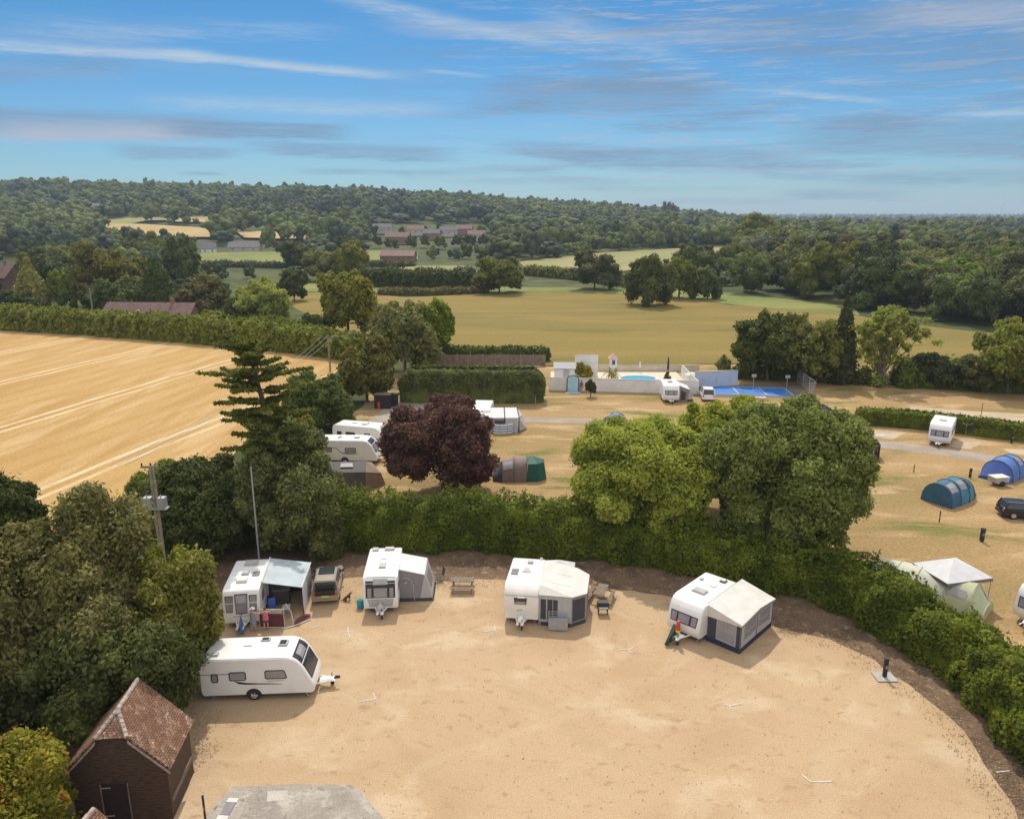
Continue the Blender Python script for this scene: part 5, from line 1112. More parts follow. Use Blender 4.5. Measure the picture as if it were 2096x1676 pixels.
# ================================================================ cars
def car(label,loc,az,mat,L=4.3,Wd=1.78,H=1.5,open_boot=False,kind='hatch',name='parked_car'):
    r=thing(name,label,'car',loc,R(az)); h=L/2; w=Wd/2
    pf=[(-h,.32),(-h-.02,.55),(-h+.04,.86),(-h+.10,.95),(h-1.15,.95),(h-.35,.80),(h-.05,.66),(h,.45),(h-.06,.28)]
    body=MB(); secs=[]
    for y,k in ((-w,.0),(-w+.02,.03)): pass
    ins=[(-w+.0,.10,.06),(-w*.92,0,0),(w*.92,0,0),(w-.0,.10,.06)]
    rings=[[(x*(1-d_/h*.4),y,.3+(z-.3)*(1-e_)) for x,z in pf] for y,d_,e_ in ins]; body.loft(rings); body.build('body',mat,r,bevel=.03,smooth=45)
    if kind=='suv' or kind=='hatch': gh=[(-h+.12,.93),(-h+.30,H-.06),(h-2.15,H-.04),(h-1.25,.94)]
    def ring(pts,y,top): return [(x,y*(top if z>1.1 else .95),z) for x,z in pts]
    MB().loft([ring(gh,-w*.98,.82),ring(gh,w*.98,.82)]).build('glasshouse',MAT['glass'],r,bevel=.03,smooth=40)
    x0,x1=-h+.28,h-2.12
    MB().loft([[(x0,-w*.80,H-.06),(x1,-w*.80,H-.04),(x1-.08,-w*.74,H),(x0+.1,-w*.74,H)],[(x0,w*.80,H-.06),(x1,w*.80,H-.04),(x1-.08,w*.74,H),(x0+.1,w*.74,H)]]).build('roof',mat,r,bevel=.015)
    for s in (-1,1):
        y1,y2=s*w*.955,s*w*.815
        for (xa,xb,nm) in ((-h+.13,-h+.32,'rear_pillar'),(-.15,-.18,'door_pillar'),(h-1.27,h-2.15,'front_pillar')): MB().tube([(xa,y1,.93),(xb,y2,H-.05)],.045 if nm!='rear_pillar' else .08,6).build(nm,mat,r)
        MB().tube([(x0+.1,s*w*.68,H+.05),(x1-.1,s*w*.68,H+.05)],.022,6).build('roof_rail',MAT['steel'],r)
        MB().box((h-1.35,s*(w+.08),1.0),(.14,.2,.13)).build('wing_mirror',MAT['blackp'],r,bevel=.02)
        for x in (-h+.85,h-.82):
            wl=thing('wheel',None,None); wl.parent=r; wl.location=(x,s*(w-.08),.33)
            MB().tube([(0,-.09*s,0),(0,.09*s,0)],.33,18).build('tyre',MAT['tyre'],wl,bevel=.03,smooth=40); MB().tube([(0,.08*s,0),(0,.10*s,0)],.2,10).build('rim',MAT['alloy'],wl)
        MB().box((-h+.01,s*w*.82,.78),(.06,.16,.24)).build('tail_light',MAT['red'],r); MB().box((h-.1,s*w*.75,.66),(.12,.3,.13)).build('headlight',MAT['palepane'],r)
    if open_boot:
        MB().box((-h+.02,0,.86),(.10,w*1.45,.38)).box((-h+.2,0,1.2),(.1,w*1.4,.45)).build('boot_opening',MAT['blackp'],r)
        t=MB().sheet([(-h+.30,-w*.74,H),(-h+.30,w*.74,H),(-h-.35,w*.72,H+.30),(-h-.35,-w*.72,H+.30)],.06).build('tailgate',mat,r,bevel=.015); MB().sheet([(-h+.18,-w*.6,H+.09),(-h+.18,w*.6,H+.09),(-h-.16,w*.58,H+.26),(-h-.16,-w*.58,H+.26)],.02).build('rear_window',MAT['glass'],t)
    MB().box((-h-.02,0,.38),(.12,Wd*.94,.18)).build('rear_bumper',mat,r,bevel=.03); MB().box((h-.02,0,.36),(.12,Wd*.9,.2)).build('front_bumper',MAT['blackp'],r,bevel=.03)
    return r
bronze=pm('bronze_paint',(.34,.29,.235),.35,.05,1,0,.25); blackpt=pm('black_paint',(.018,.02,.026),.18,.05,1,0,.1); whitept=pm('white_paint',(.72,.72,.70),.3,.05,1)
q=at(667,1238,0); cr=car('bronze estate car with raised tailgate between the two left yard caravans',(q.x-.35,q.y+2.3,0),90+8,bronze,4.5,1.85,1.6,True)
MB().box((-2.29,0,.62),(.02,.5,.11)).build('number_plate',MAT['yellow'],cr)
MB().box((-.35,0,1.605),(1.15,1.1,.02)).build('sunroof',MAT['glass'],cr)
q=at(1678,852,0); car('black estate car with raised tailgate parked beyond the big dark green tree',(q.x+.2,q.y,0),-32,blackpt,4.5,1.82,1.5,True)
q=at(2096,1066,0); car('dark hatchback cut off by the right edge of the picture',(q.x+.6,q.y+.9,0),-12,blackpt,4.1,1.75,1.45)
q=at(1452,820,0); car('small white van like car parked beside the blue court',(q.x,q.y+1.5,0),82,whitept,4.2,1.8,1.75,name='parked_van')
# ================================================================ pool enclosure
wh=pm('white_render',(.74,.73,.71),.8,.10,.7,.1); bw=pm('pale_blue_board',(.46,.52,.60),.7,.1,.6,.1)
def wall(name,label,a,b,h,mat,th=.25,cat='wall',group=None,posts=0):
    a=Vector(a[:2]);b=Vector(b[:2]); m=(a+b)/2; d=b-a; az=math.atan2(d.y,d.x); r=thing(name,label,cat,(m.x,m.y,0),az,group); L=d.length
    MB().box((0,0,h/2),(L,th,h)).build('wall_panel',mat,r,bevel=.015); MB().box((0,0,h+.03),(L+.04,th+.08,.06)).build('coping',MAT['concretec'],r)
    for i in range(posts): x=-L/2+L*(i+.5)/posts; MB().box((x,-th/2-.01,h*.35),(.05,.03,h*.5)).build('wall_vent',MAT['trim'],r)
    return r
A1=at(1122,795,0);A2=at(1428,807,0); hwall=1.95
wf=wall('pool_wall','long low white wall around the swimming pool, facing the camp field',(A1.x,112.2),(A2.x,109.6),hwall,wh)
y0=111
wall('pool_wall','white side wall at the right end of the pool enclosure',(A2.x+.02,109.75),(A2.x+.3,122.0),1.9,wh)
wall('pool_wall','pale blue board wall behind the blue court',(at(1422,792,0).x,114.6),(at(1510,790,0).x,115.6),2.35,bw,posts=3)
wall('pool_wall','low cream wall at the back of the pool terrace',(at(1165,752,0).x+.5,126.5),(at(1425,755,0).x,126.5),1.0,pm('cream_render',(.60,.53,.40),.85,.1,1),cat='wall')
sheet('pool_terrace',[(A1.x+.3,112.6),(A2.x,110),(A2.x+.2,126),(A1.x+1,126)],pm('pale_paving',(.62,.52,.38),.8,.12,1.5),.03)
# swimming pool
q=at(1298,767,0); pc=(q.x,119.5); r=thing('swimming_pool','oval blue swimming pool with white rim inside the white walls','pool',(pc[0],pc[1],0))
rg=[[( (2.9+d_)*math.cos(t),(2.1+d_)*math.sin(t),z) for t in np.linspace(0,2*PI,33)[:-1]] for d_,z in ((.0,.06),(0,.34),(.35,.34),(.35,.06))]; MB().loft(rg,cap=False).build('rim',wh,r)
MB().loft([[(2.9*math.cos(t),2.1*math.sin(t),.1) for t in np.linspace(0,2*PI,33)[:-1]],[(2.9*math.cos(t),2.1*math.sin(t),.2) for t in np.linspace(0,2*PI,33)[:-1]]]).build('pool_water',pm('pool_water',(.04,.36,.55),.08,.08,.8,0,spec=.5),r)
# white pump house and arch door
q=at(1147,772,0); r=thing('pump_house','small white hut with pitched roof at the left end of the pool wall','hut',(at(1147,760,0).x-.1,115.0,0),R(-4))
MB().box((0,0,1.5),(3.1,2.6,3.0)).build('wall',wh,r); MB().loft([[(-1.7,-1.45,2.98),(1.7,-1.45,2.98),(1.7,0,3.7),(-1.7,0,3.7)],[(-1.7,-1.45,3.06),(1.7,-1.45,3.06),(1.7,0,3.8),(-1.7,0,3.8)]]).loft([[(-1.7,1.45,2.98),(1.7,1.45,2.98),(1.7,.01,3.7),(-1.7,.01,3.7)],[(-1.7,1.45,3.06),(1.7,1.45,3.06),(1.7,.01,3.8),(-1.7,.01,3.8)]]).build('roof',MAT['lightgrey'],r)
MB().box((.3,-1.32,1.9),(.9,.05,1.9)).build('door',MAT['lightgrey'],r)
q=at(1172,800,0); r=thing('pool_gateway','pale blue arched gateway in the white pool wall','gate',(q.x,111.35,0),R(-7)); arc=[(.85*math.cos(t),0,1.9+.55*math.sin(t)) for t in np.linspace(0,PI,9)]
pts=[(.8,0),( .8,1.9)]+[(.8*math.cos(t),1.9+.5*math.sin(t)) for t in np.linspace(0,PI,9)[1:-1]]+[(-.8,1.9),(-.8,0)]
MB().ext(pts,-.03,.03).build('door',pm('pale_blue_paint',(.42,.66,.74),.5,.08,1),r); MB().tube([(.88,0,0)]+arc+[(-.88,0,0)],.07,6).build('arch',MAT['frame'],r)
sheet('blue_doormat_path',[(q.x-1.2,110.1),(q.x+1.1,109.8),(q.x+1.0,111.1),(q.x-1.0,111.2)],pm('pale_blue_mat',(.35,.52,.56),.8,.1,2),.01)
q=at(1190,762,0); wall('pool_wall','short high whitewashed end wall with shrub left of the pool terrace',(at(1168,750,0).x,122),(at(1212,750,0).x,122),3.6,wh,cat='wall')
def bush(label,x,y,h,w,mat,seed,n=1500,leaf=.16,z=0,cat='bush',name='garden_bush'):
    rng=np.random.default_rng(seed); r=thing(name,label,cat,(x,y,z)); B=blobs_round(rng,w/2,w/2,h*(.42 if 'standard' in label else .5),(0,0,h*(.56 if 'standard' in label else .47)),8,.45,3); link('crown',crown_mesh('crown',B,n,leaf,rng,MAT[mat],core=.8),r); MB().tube([(0,0,0),(0,0,h*.5)],[.08,.05],6).build('trunk',MAT['bark'],r); return r
q=at(1209,812,0); bush('dark clipped standard bush on stakes in front of the white pool wall',q.x,q.y,2.6,1.5,'leaf_dark',301,1800,.2)
q=at(1362,790,0); bush('round dark potted bush inside the pool enclosure',q.x-.3,112.5,2.7,1.2,'leaf_dark',302,900,.18)
q=at(1192,765,0); bush('yellow green shrub climbing the short whitewashed end wall',q.x-.2,121.0,2.6,2.8,'leaf_yellow',303,1500,.25)
q=at(1480,765,0); bush('pale yellow bush behind the blue board wall',q.x,124,3.2,2.6,'leaf_pale',304,1400,.28)
# palm
q=at(1250,790,0); r=thing('palm_tree','green palm like plant inside the pool wall','palm',(q.x,114.5,0)); MB().tube([(0,0,0),(0,0,2.0)],[.16,.12],7).build('trunk',MAT['bark'],r); mb=MB(); rg_=random.Random(5)
for i in range(20):
    a_=i*2.4; L_=rg_.uniform(1.3,1.8); up=rg_.uniform(.2,1.1); pts=[Vector((math.cos(a_)*L_*t,math.sin(a_)*L_*t,2.0+up*t*1.3-1.7*t*t)) for t in np.linspace(0,1,6)]; sd=Vector((-math.sin(a_),math.cos(a_),0))
    mb.loft([[p_-sd*.16*(1-t_*.8),p_+Vector((0,0,.05)),p_+sd*.16*(1-t_*.8)] for p_,t_ in zip(pts,np.linspace(0,1,6))],cap=False,closed=False)
mb.build('fronds',MAT['leaf_bay'],r)
# play house, parasols
q=at(1248,752,0); r=thing('playhouse','small pink and white playhouse tower behind the pool','playhouse',(at(1248,760,0).x,122.5,0)); MB().box((0,0,2.3),(1.1,1.1,1.6)).build('wall',wh,r); MB().loft([[(-.8,-.8,3.0),(.8,-.8,3.0),(.8,.8,3.0),(-.8,.8,3.0)],[(-.05,-.05,3.9),(.05,-.05,3.9),(.05,.05,3.9),(-.05,.05,3.9)]]).build('roof',pm('pink_plastic',(.62,.36,.30),.6,.1),r); MB().box((0,-.56,2.4),(.5,.04,.7)).build('window',MAT['glass'],r)
for sx in (-.5,.5):
    for sy in (-.5,.5): MB().tube([(sx,sy,0),(sx,sy,1.5)],.06,6).build('leg',MAT['wood'],r)
def parasol(label,x,y,col,h=2.3,closed=False):
    r=thing('parasol',label,'parasol',(x,y,0)); MB().tube([(0,0,0),(0,0,h)],.03,6).build('pole',MAT['steel'],r)
    if closed: MB().tube([(0,0,.9),(0,0,h-.1),(0,0,h+.1)],[.2,.12,.02],8).build('canopy',col,r)
    else: MB().loft([[(1.2*math.cos(t),1.2*math.sin(t),h-.35) for t in np.linspace(0,2*PI,9)[:-1]],[(.03*math.cos(t),.03*math.sin(t),h+.1) for t in np.linspace(0,2*PI,9)[:-1]]]).build('canopy',col,r)
    return r
parasol('folded navy parasol at the back right of the pool',at(1352,752,0).x,123.5,MAT['navy'],2.9,True)
parasol('open cream parasol at the right end of the pool terrace',at(1385,765,0).x+.5,115.5,MAT['ivory'],2.1)
parasol('small white folded parasol behind the pool',at(1299,750,0).x,125.3,MAT['offwhite'],1.9,True)
def lounger(x,y,az,i):
    r=thing('sun_lounger','white sun lounger on the pool terrace','sun lounger',(x,y,.05),az,'white sun loungers by the pool'); MB().box((.2,0,.35),(1.4,.6,.07)).build('seat',MAT['offwhite'],r); MB().sheet([(-.5,-.3,.36),(-.5,.3,.36),(-1.0,.3,.8),(-1.0,-.3,.8)],.06).build('backrest',MAT['offwhite'],r)
    for sx in (-.35,.8):
        for sy in (-.25,.25): MB().box((sx,sy,.16),(.05,.05,.32)).build('leg',MAT['offwhite'],r)
for i,(lx,ly) in enumerate(((19.8,115.2),(21.4,114.6),(23.6,118),(25.4,117.2),(25.8,112.8),(24.4,114.2))): lounger(lx,ly,-1.2+i*.5,i)
# fence of brown boards left of the hut
a_,b_=at(884,752,0),at(1118,752,0); r=thing('board_fence','long brown board fence between the clipped hedge and the ochre field','fence',((a_.x+b_.x)/2,131,0)); Lf=b_.x-a_.x; fm=pm('brown_fence_boards',(.20,.155,.125),.9,.3,1.5,.3); n_=9
for i in range(n_): x=-Lf/2+Lf*(i+.5)/n_; MB().box((x,0,1.05),(Lf/n_-.14,.05,1.9)).build('board_panel',fm,r); MB().box((-Lf/2+Lf*i/n_,0,1.1),(.12,.12,2.2)).build('post',MAT['palebark'],r)
# ================================================================ blue courts and chain fence
cb=pm('court_blue',(.025,.16,.50),.7,.12,.8); q0=[at(1441,793,0),at(1458,812,0),at(1628,813,0),at(1600,797,0)]
def court(label,c4_,fr):
    ctr=sum(c4_,Vector())/4; ctr.z=0; o=MB().slab([(p.x-ctr.x,p.y-ctr.y) for p in c4_],.0,.02).build('sports_court',cb,None,loc=ctr); tag(o,label,'sports court'); r=o
    def P2(u,v): a=c4_[0].lerp(c4_[3],u);b=c4_[1].lerp(c4_[2],u); p=a.lerp(b,v)-ctr; return Vector((p.x,p.y,.03))
    for (u0,v0,u1,v1) in fr:
        a=P2(u0,v0);b=P2(u1,v1); d=(b-a).normalized(); n2=Vector((-d.y,d.x,0))*.07; MB().loft([[a-n2,a+n2,b+n2,b-n2],[(q_+Vector((0,0,.01))) for q_ in (a-n2,a+n2,b+n2,b-n2)]]).build('court_line',MAT['marks'],o)
court('blue sports court with white lines beside the pool',[at(1441,790,0),at(1452,806,0),at(1628,811,0),at(1606,795,0)],[(0,.02,1,.02),(0,.98,1,.98),(.01,0,.01,1),(.99,0,.99,1),(.35,0,.35,1),(.68,0,.68,1)])
def netpost(label,x,y):
    r=thing('basketball_hoop',label,'sports hoop',(x,y,0)); MB().tube([(0,0,0),(0,0,2.2)],.05,6).build('post',MAT['steel'],r); MB().box((0,-.1,2.1),(.7,.05,.45)).build('backboard',MAT['lightgrey'],r); MB().tube([(.2*math.cos(t),-.35+.2*math.sin(t),2.05) for t in np.linspace(0,6.28,9)],.02,5).build('rim',MAT['red'],r)
q=at(1546,800,0); netpost('grey framed hoop at the back of the blue court',q.x,q.y+1.2)
q=at(1612,800,0); netpost('white board hoop at the right end of the blue court',q.x,q.y+.5)
def chain(label,pts,h=2.4,n=3):
    r=thing('chain_fence',label,'fence',(0,0,0)); c0=Vector(pts[0][:2]); r.location=(c0.x,c0.y,0)
    for i in range(len(pts)-1):
        a=Vector(pts[i][:2])-c0;b=Vector(pts[i+1][:2])-c0
        for k in range(n+1): p_=a.lerp(b,k/n); MB().tube([(p_.x,p_.y,0),(p_.x,p_.y,h)],.045,5).build('post',MAT['steel'],r)
        mb=MB(); 
        for zz_ in (.1,h*.5,h-.03): mb.tube([(a.x,a.y,zz_),(b.x,b.y,zz_)],.022,4)
        m_=int((b-a).length/.35)
        for k in range(m_): p_=a.lerp(b,k/m_);p2=a.lerp(b,min(1,(k+2)/m_)); mb.tube([(p_.x,p_.y,.1),(p2.x,p2.y,h)],.009,3); mb.tube([(p2.x,p2.y,.1),(p_.x,p_.y,h)],.009,3)
        mb.build('mesh_panel',MAT['steel'],r)
chain('grey chain link fence around the right end of the blue court',[at(1632,782,0),at(1668,812,0),at(1655,814,0)],2.2,3)
# ================================================================ yard furniture
def bollard(label,px,py,h=1.05,slab=False,name='power_bollard',r_=.12,mat='blackp'):
    p=at(px,py,0); r=thing(name,label,'bollard',(p.x,p.y,.0)); MB().box((0,0,h/2+.05),(r_*1.7,r_*1.7,h)).build('post',MAT[mat],r,bevel=.02); MB().box((0,0,h+.07),(r_*2.0,r_*2.0,.07)).build('cap',MAT['frame'],r,bevel=.02); MB().box((.0,-r_*.87,h*.62),(r_*1.1,.02,.22)).build('socket_cover',MAT['grey'],r)
    if slab: MB().box((0,0,.035),(1.15,.95,.07)).build('base_slab',MAT['concretec'],r,bevel=.01)
    return r
bollard('tall black power bollard on a square concrete slab at the right of the yard',1810,1386,1.15,True)
bollard('dark bollard standing in the dry grass behind the right hedge',2009,1108,1.05,False,r_=.16)
bollard('slim dark bollard left of the low clipped hedge',1741,868,1.1)
bollard('slim white topped bollard in front of the low clipped hedge at the far right',2070,908,1.2)
bollard('small dark post beside the nearer blue tent',1985,978,.9)
bollard('tiny dark marker post in the grass above the dark bollard',1922,1070,1.0,r_=.05)
bollard('thin marker post left of the teal blue tent',1870,968,.8,r_=.05)
bollard('pale stake at the right end of the tall clipped hedge',1096,828,1.1,r_=.05,mat='steel')
bollard('thin dark pipe post left of the concrete slab at the bottom edge',422,1690,1.5,r_=.05,name='pipe_post')
bollard('small orange brown post behind the side-on caravan',470,1322,.45,r_=.05,name='marker_post')
bollard('thin lamp post left of the two rear caravans',718,868,1.6,r_=.05,name='marker_post')
# manhole group on the slab
q=at(466,1656,0); r=thing('manhole_cover','dark oblong manhole cover with yellow end blocks on the concrete slab','manhole cover',(q.x,q.y,0),R(86)); MB().box((0,0,.03),(.75,.42,.04)).build('cover',MAT['grey'],r,bevel=.01); MB().box((.52,0,.03),(.27,.5,.05)).build('end_block',MAT['creamcanvas'],r,bevel=.01); MB().box((-.52,0,.03),(.27,.5,.05)).build('end_block',MAT['creamcanvas'],r,bevel=.01)
# water carriers etc
def barrel(label,px,py,mat,h=.5,r_=.2,name='water_carrier',lid='grey'):
    p=at(px,py,0); r=thing(name,label,'water carrier',(p.x,p.y,0)); MB().tube([(0,0,0),(0,0,.04),(0,0,h-.05),(0,0,h)],[r_*.9,r_,r_,r_*.85],14).build('drum',MAT[mat],r,smooth=50); MB().tube([(0,0,h),(0,0,h+.04)],r_*.4,10).build('lid',MAT[lid],r); MB().tube([(-r_*1.02,0,h*.7),(-r_*1.3,0,h*.5),(-r_*1.3,0,h*1.3),(r_*1.3,0,h*1.3),(r_*1.3,0,h*.5),(r_*1.02,0,h*.7)],.015,5).build('handle',MAT['steel'],r); return r
barrel('teal water carrier beside the black fronted caravan',738,1243,'teal',.62,.24)
barrel('grey brown water drum left of the canopied caravan',454,1262,'taupe',.62,.26,lid='offwhite')
barrel('small blue water drum below the curved nose rear caravan',734,948,'teal',.45,.2)
# benches and tables
def picnic(label,px,py,az,mat='wood'):
    p=at(px,py,0); r=thing('picnic_bench',label,'picnic table',(p.x,p.y,0),R(az)); MB().box((0,0,.74),(1.7,.7,.05)).build('table_top',MAT[mat],r)
    for s in (-1,1): MB().box((0,s*.75,.45),(1.7,.26,.05)).build('seat',MAT[mat],r)
    for s in (-1,1): MB().tube([(s*.65,-.8,0),(s*.65,-.3,.72)],.04,4).tube([(s*.65,.8,0),(s*.65,.3,.72)],.04,4).box((s*.65,0,.42),(.06,1.6,.07)).build('leg',MAT[mat],r)
    return r
picnic('grey picnic bench on the gravel right of the porch awning',947,1205,0,'wood')
picnic('small grey picnic table in front of the low clipped hedge',1795,866,5,'steel')
q=at(1774,866,0); r=thing('clothes_airer','dark folding airer standing by the low clipped hedge','clothes airer',(q.x,q.y,0)); 
for k in range(3): MB().tube([(-.5+.5*k,-.3,0),(-.5+.5*k,.2,1.1)],.025,5).build('leg',MAT['blackp'],r)
MB().box((0,.1,1.1),(1.2,.5,.03)).build('rack',MAT['steel'],r)
def chairfold(label,x,y,az,mat,seat='blackp'):
    r=thing('camping_chair',label,'camping chair',(x,y,0),az); MB().box((0,0,.42),(.5,.48,.05)).build('seat',MAT[mat],r); MB().sheet([(-.24,-.24,.42),(-.24,.24,.42),(-.38,.24,1.0),(-.38,-.24,1.0)],.04).build('backrest',MAT[mat],r)
    for s in (-1,1): MB().tube([(-.25,s*.24,0),(.25,s*.24,.5)],.018,5).tube([(.25,s*.24,0),(-.25,s*.24,.42)],.018,5).build('leg',MAT['steel'],r); MB().box((0,s*.27,.62),(.45,.05,.03)).build('armrest',MAT['blackp'],r)
    return r
q=at(900,1188,0); chairfold('tall dark folding chair behind the porch awning',q.x,q.y,R(200),'tblack'); chairfold('second dark folding chair tucked against the porch awning outer wall',q.x-.9,q.y-.9,R(160),'blackp')
# stacked dark barbecue right of the flat caravan awning
q=at(1231,1256,0); r=thing('barbecue_trolley','dark barbecue trolley with white shelf right of the dark see-through awning','barbecue',(q.x+.1,q.y+.1,0)); MB().box((0,0,.62),(.75,.5,.5)).build('grill_box',MAT['blackp'],r,bevel=.03); MB().box((0,-.3,.55),(.62,.2,.06)).build('shelf',MAT['offwhite'],r)
for sx in (-.3,.3):
    for sy in (-.2,.2): MB().box((sx,sy,.2),(.05,.05,.4)).build('leg',MAT['blackp'],r)
q=at(1228,1222,0); picnic('low brown wooden table against the far side of the dark see-through awning',1230,1226,70,'wood')
# silver bench windbreak in front of awning
q=at(1142,1288,0); r=thing('garden_bench','grey slatted bench standing in front of the dark see-through awning','bench',(q.x,q.y,0),R(-3)); MB().box((0,-.22,.40),(1.25,.06,.62)).build('front_panel',MAT['steel'],r,bevel=.02); MB().box((0,.0,.72),(1.25,.5,.05)).build('seat',MAT['steel'],r,bevel=.02)
for k in range(3): MB().tube([(-.6,.28+.02*k,.80+.15*k),(.6,.28+.02*k,.80+.15*k)],.02,5).build('back_rail',MAT['lightgrey'],r)
for s in (-.6,.6): MB().tube([(s,.3,0),(s,.3,1.15)],.025,5).build('leg',MAT['lightgrey'],r)
# under the canopy: kitchen unit, chair, blue carrier, table
m1=c1.root.matrix_basis if False else Matrix.Translation(c1.root.location)@Matrix.Rotation(c1.root.rotation_euler.z,4,'Z')
def inC1(x,y): p=m1@Vector((x,y,0)); return p.x,p.y
x_,y_=inC1(-.6,2.0); r=thing('camp_kitchen','dark camp kitchen unit standing under the pale blue canopy','kitchen unit',(x_,y_,0),c1.root.rotation_euler.z); MB().box((0,0,.5),(.55,1.1,1.0)).build('cabinet',MAT['tblack'],r,bevel=.02); MB().box((0,0,1.03),(.62,1.2,.05)).build('worktop',MAT['grey'],r)
x_,y_=inC1(.1,1.6); r=thing('camp_wardrobe','tall black fabric larder under the pale blue canopy','larder',(x_,y_,0),c1.root.rotation_euler.z); MB().box((-.9,.0,.8),(.5,.7,1.6)).build('cabinet',MAT['tblack'],r,bevel=.02); MB().box((-.63,0,.8),(.02,.5,1.3)).build('door_flap',MAT['darkgrey'],r)
x_,y_=inC1(.9,1.65); chairfold('bright blue camping chair under the pale blue canopy',x_,y_,c1.root.rotation_euler.z+.3,'blue')
x_,y_=inC1(.7,2.9); 
x_,y_=inC1(1.4,2.6); r=thing('folding_table','small grey folding table beside the canopy side panel','table',(x_,y_,0),c1.root.rotation_euler.z); MB().box((0,0,.7),(.7,.5,.04)).build('table_top',MAT['lightgrey'],r)
for sx in (-.3,.3):
    for sy in (-.2,.2): MB().tube([(sx,sy,0),(sx*.8,sy*.8,.7)],.02,5).build('leg',MAT['steel'],r)
# maroon windbreak
wa,wb,wc,wd=at(533,1284,0),at(583,1284,0),at(600,1281,0),at(636,1268,0); r=thing('windbreak','maroon windbreak panel with cream top bar in front of the canopied caravan','windbreak',(wa.x,wa.y,0)); L_=[p_-wa for p_ in (wa,wb,wc,wd)]
MAT['maroon']=pm('maroon_fabric',(.13,.035,.045),.8,.12,2)
wallquad('panel',L_[0],L_[1],L_[0]+Vector((0,0,.98)),L_[1]+Vector((0,0,.98)),'maroon',r)
wallquad('window_strip',L_[0].lerp(L_[1],.4),L_[1]*.97,L_[0].lerp(L_[1],.4)+Vector((0,-.02,1.32)),L_[1]*.97+Vector((0,-.02,1.32)),'trim',r) if False else None
MB().tube([L_[0]+Vector((0,0,1.3)),L_[1]+Vector((0,0,1.3))],.03,6).build('top_bar',MAT['ivory'],r); MB().box(tuple((L_[0]+L_[1])/2+Vector((.25,.0,1.15))),(.9,.02,.26)).build('clear_panel',MAT['trim'],r)
for p_ in L_[:2]: MB().tube([p_,p_+Vector((0,0,1.33))],.025,6).build('pole',MAT['ivory'],r)
MB().tube([L_[0]+Vector((0,-.03,.03)),L_[1]+Vector((0,-.03,.03))],.04,5).build('bottom_bar',MAT['ivory'],r)
r=thing('fallen_windbreak','loose maroon windbreak lying folded on the gravel right of its standing panel','windbreak',(wc.x,wc.y,0)); dl=wd-wc
MB().loft([[(0,0,.02),(dl.x*.4,dl.y*.4,.04),(dl.x,dl.y,.03)],[(.1,.35,.30),(dl.x*.4+.1,dl.y*.4+.4,.42),(dl.x-.1,dl.y+.35,.12)],[(.3,.75,.05),(dl.x*.5,dl.y*.4+.9,.22),(dl.x-.2,dl.y+.7,.04)]],cap=False,closed=False).build('fabric',MAT['maroon'],r); MB().tube([(-.6,-.45,.03),(.1,-.05,.06),(dl.x,dl.y,.05)],.045,6).build('edge_pole',MAT['ivory'],r); MB().tube([(.05,0,.08),(-.25,.55,.75),(-.55,.55,1.3)],.035,6).build('guy_pole',MAT['ivory'],r)
# covers on hitches
h1=c1.L/2; p_=m1@Vector((h1+.85,.05,0)); r=thing('hitch_cover','pointed blue cover wrapped over the drawbar of the canopied caravan','cover',p_,c1.root.rotation_euler.z); MB().loft([[(.25,-.16,.25),(.25,.16,.25),(-.35,.2,.3),(-.35,-.2,.3)],[(.12,-.08,.62),(.12,.08,.62),(-.3,.12,.7),(-.3,-.12,.7)],[(-.28,-.02,1.15),(-.28,.02,1.15),(-.34,.02,1.15),(-.34,-.02,1.15)]]).build('cover',pm('blue_cover',(.07,.14,.36),.7,.12,3),r,bevel=.01)
m4=Matrix.Translation(c4.root.location)@Matrix.Rotation(c4.root.rotation_euler.z,4,'Z'); p_=m4@Vector((c4.L/2+.55,0,0)); r=thing('windsock_bag','red, orange and yellow striped bag hanging on the drawbar of the rightmost caravan','bag',p_,c4.root.rotation_euler.z)
for k,(z0,z1,w0,w1,mt) in enumerate(((1.22,1.55,.20,.12,'red'),(.95,1.22,.22,.20,'red'),(.80,.95,.20,.22,'yellow'))): MB().tube([(0,0,z0),(0,0,z1)],[w0*.75,w1*.75],8).build('stripe_band',MAT[mt],r)
MB().tube([(.05,.05,.1),(0,0,.8)],[.03,.03],5).build('pole',MAT['steel'],r)
p_=m4@Vector((c4.L/2+.6,-.3,0)); r=thing('hitch_cover','dark green and black cover draped over the drawbar of the rightmost caravan','cover',p_,c4.root.rotation_euler.z); MB().loft([[(.85,-.1,.1),(.85,.1,.1),(-.3,.25,.35),(-.3,-.25,.35)],[(.75,-.05,.35),(.75,.05,.35),(-.3,.18,1.1),(-.3,-.18,1.1)]]).build('cover',pm('black_green_cover',(.02,.045,.035),.7,.2,2),r,bevel=.03)
# bin stores
def crate(name,label,cat,px,py,d,az,mat,lid='darkgrey'):
    p=at(px,py,0); r=thing(name,label,cat,(p.x,p.y,0),R(az)); MB().box((0,0,d[2]/2),d).build('body',MAT[mat],r,bevel=.03); MB().box((0,0,d[2]+.04),(d[0]*1.04,d[1]*1.04,.08)).build('lid',MAT[lid],r,bevel=.02); return r
MAT['binblack']=pm('bin_black',(.022,.018,.016),.7,.2,2)
q=at(1778,938,0); r=thing('bin_store','black wooden bin store with open top beside the camp track','bin store',(q.x-.6,q.y+1.0,0),R(-16))
for (cx,cy,dx_,dy_) in ((0,-1.1,3.6,.08),(0,1.1,3.6,.08),(-1.8,0,.08,2.2),(1.8,0,.08,2.2)): MB().box((cx,cy,.85),(dx_,dy_,1.7)).build('board_panel',MAT['binblack'],r)
MB().box((1.2,-1.16,.85),(.12,.04,1.0)).build('sign',MAT['lightgrey'],r)
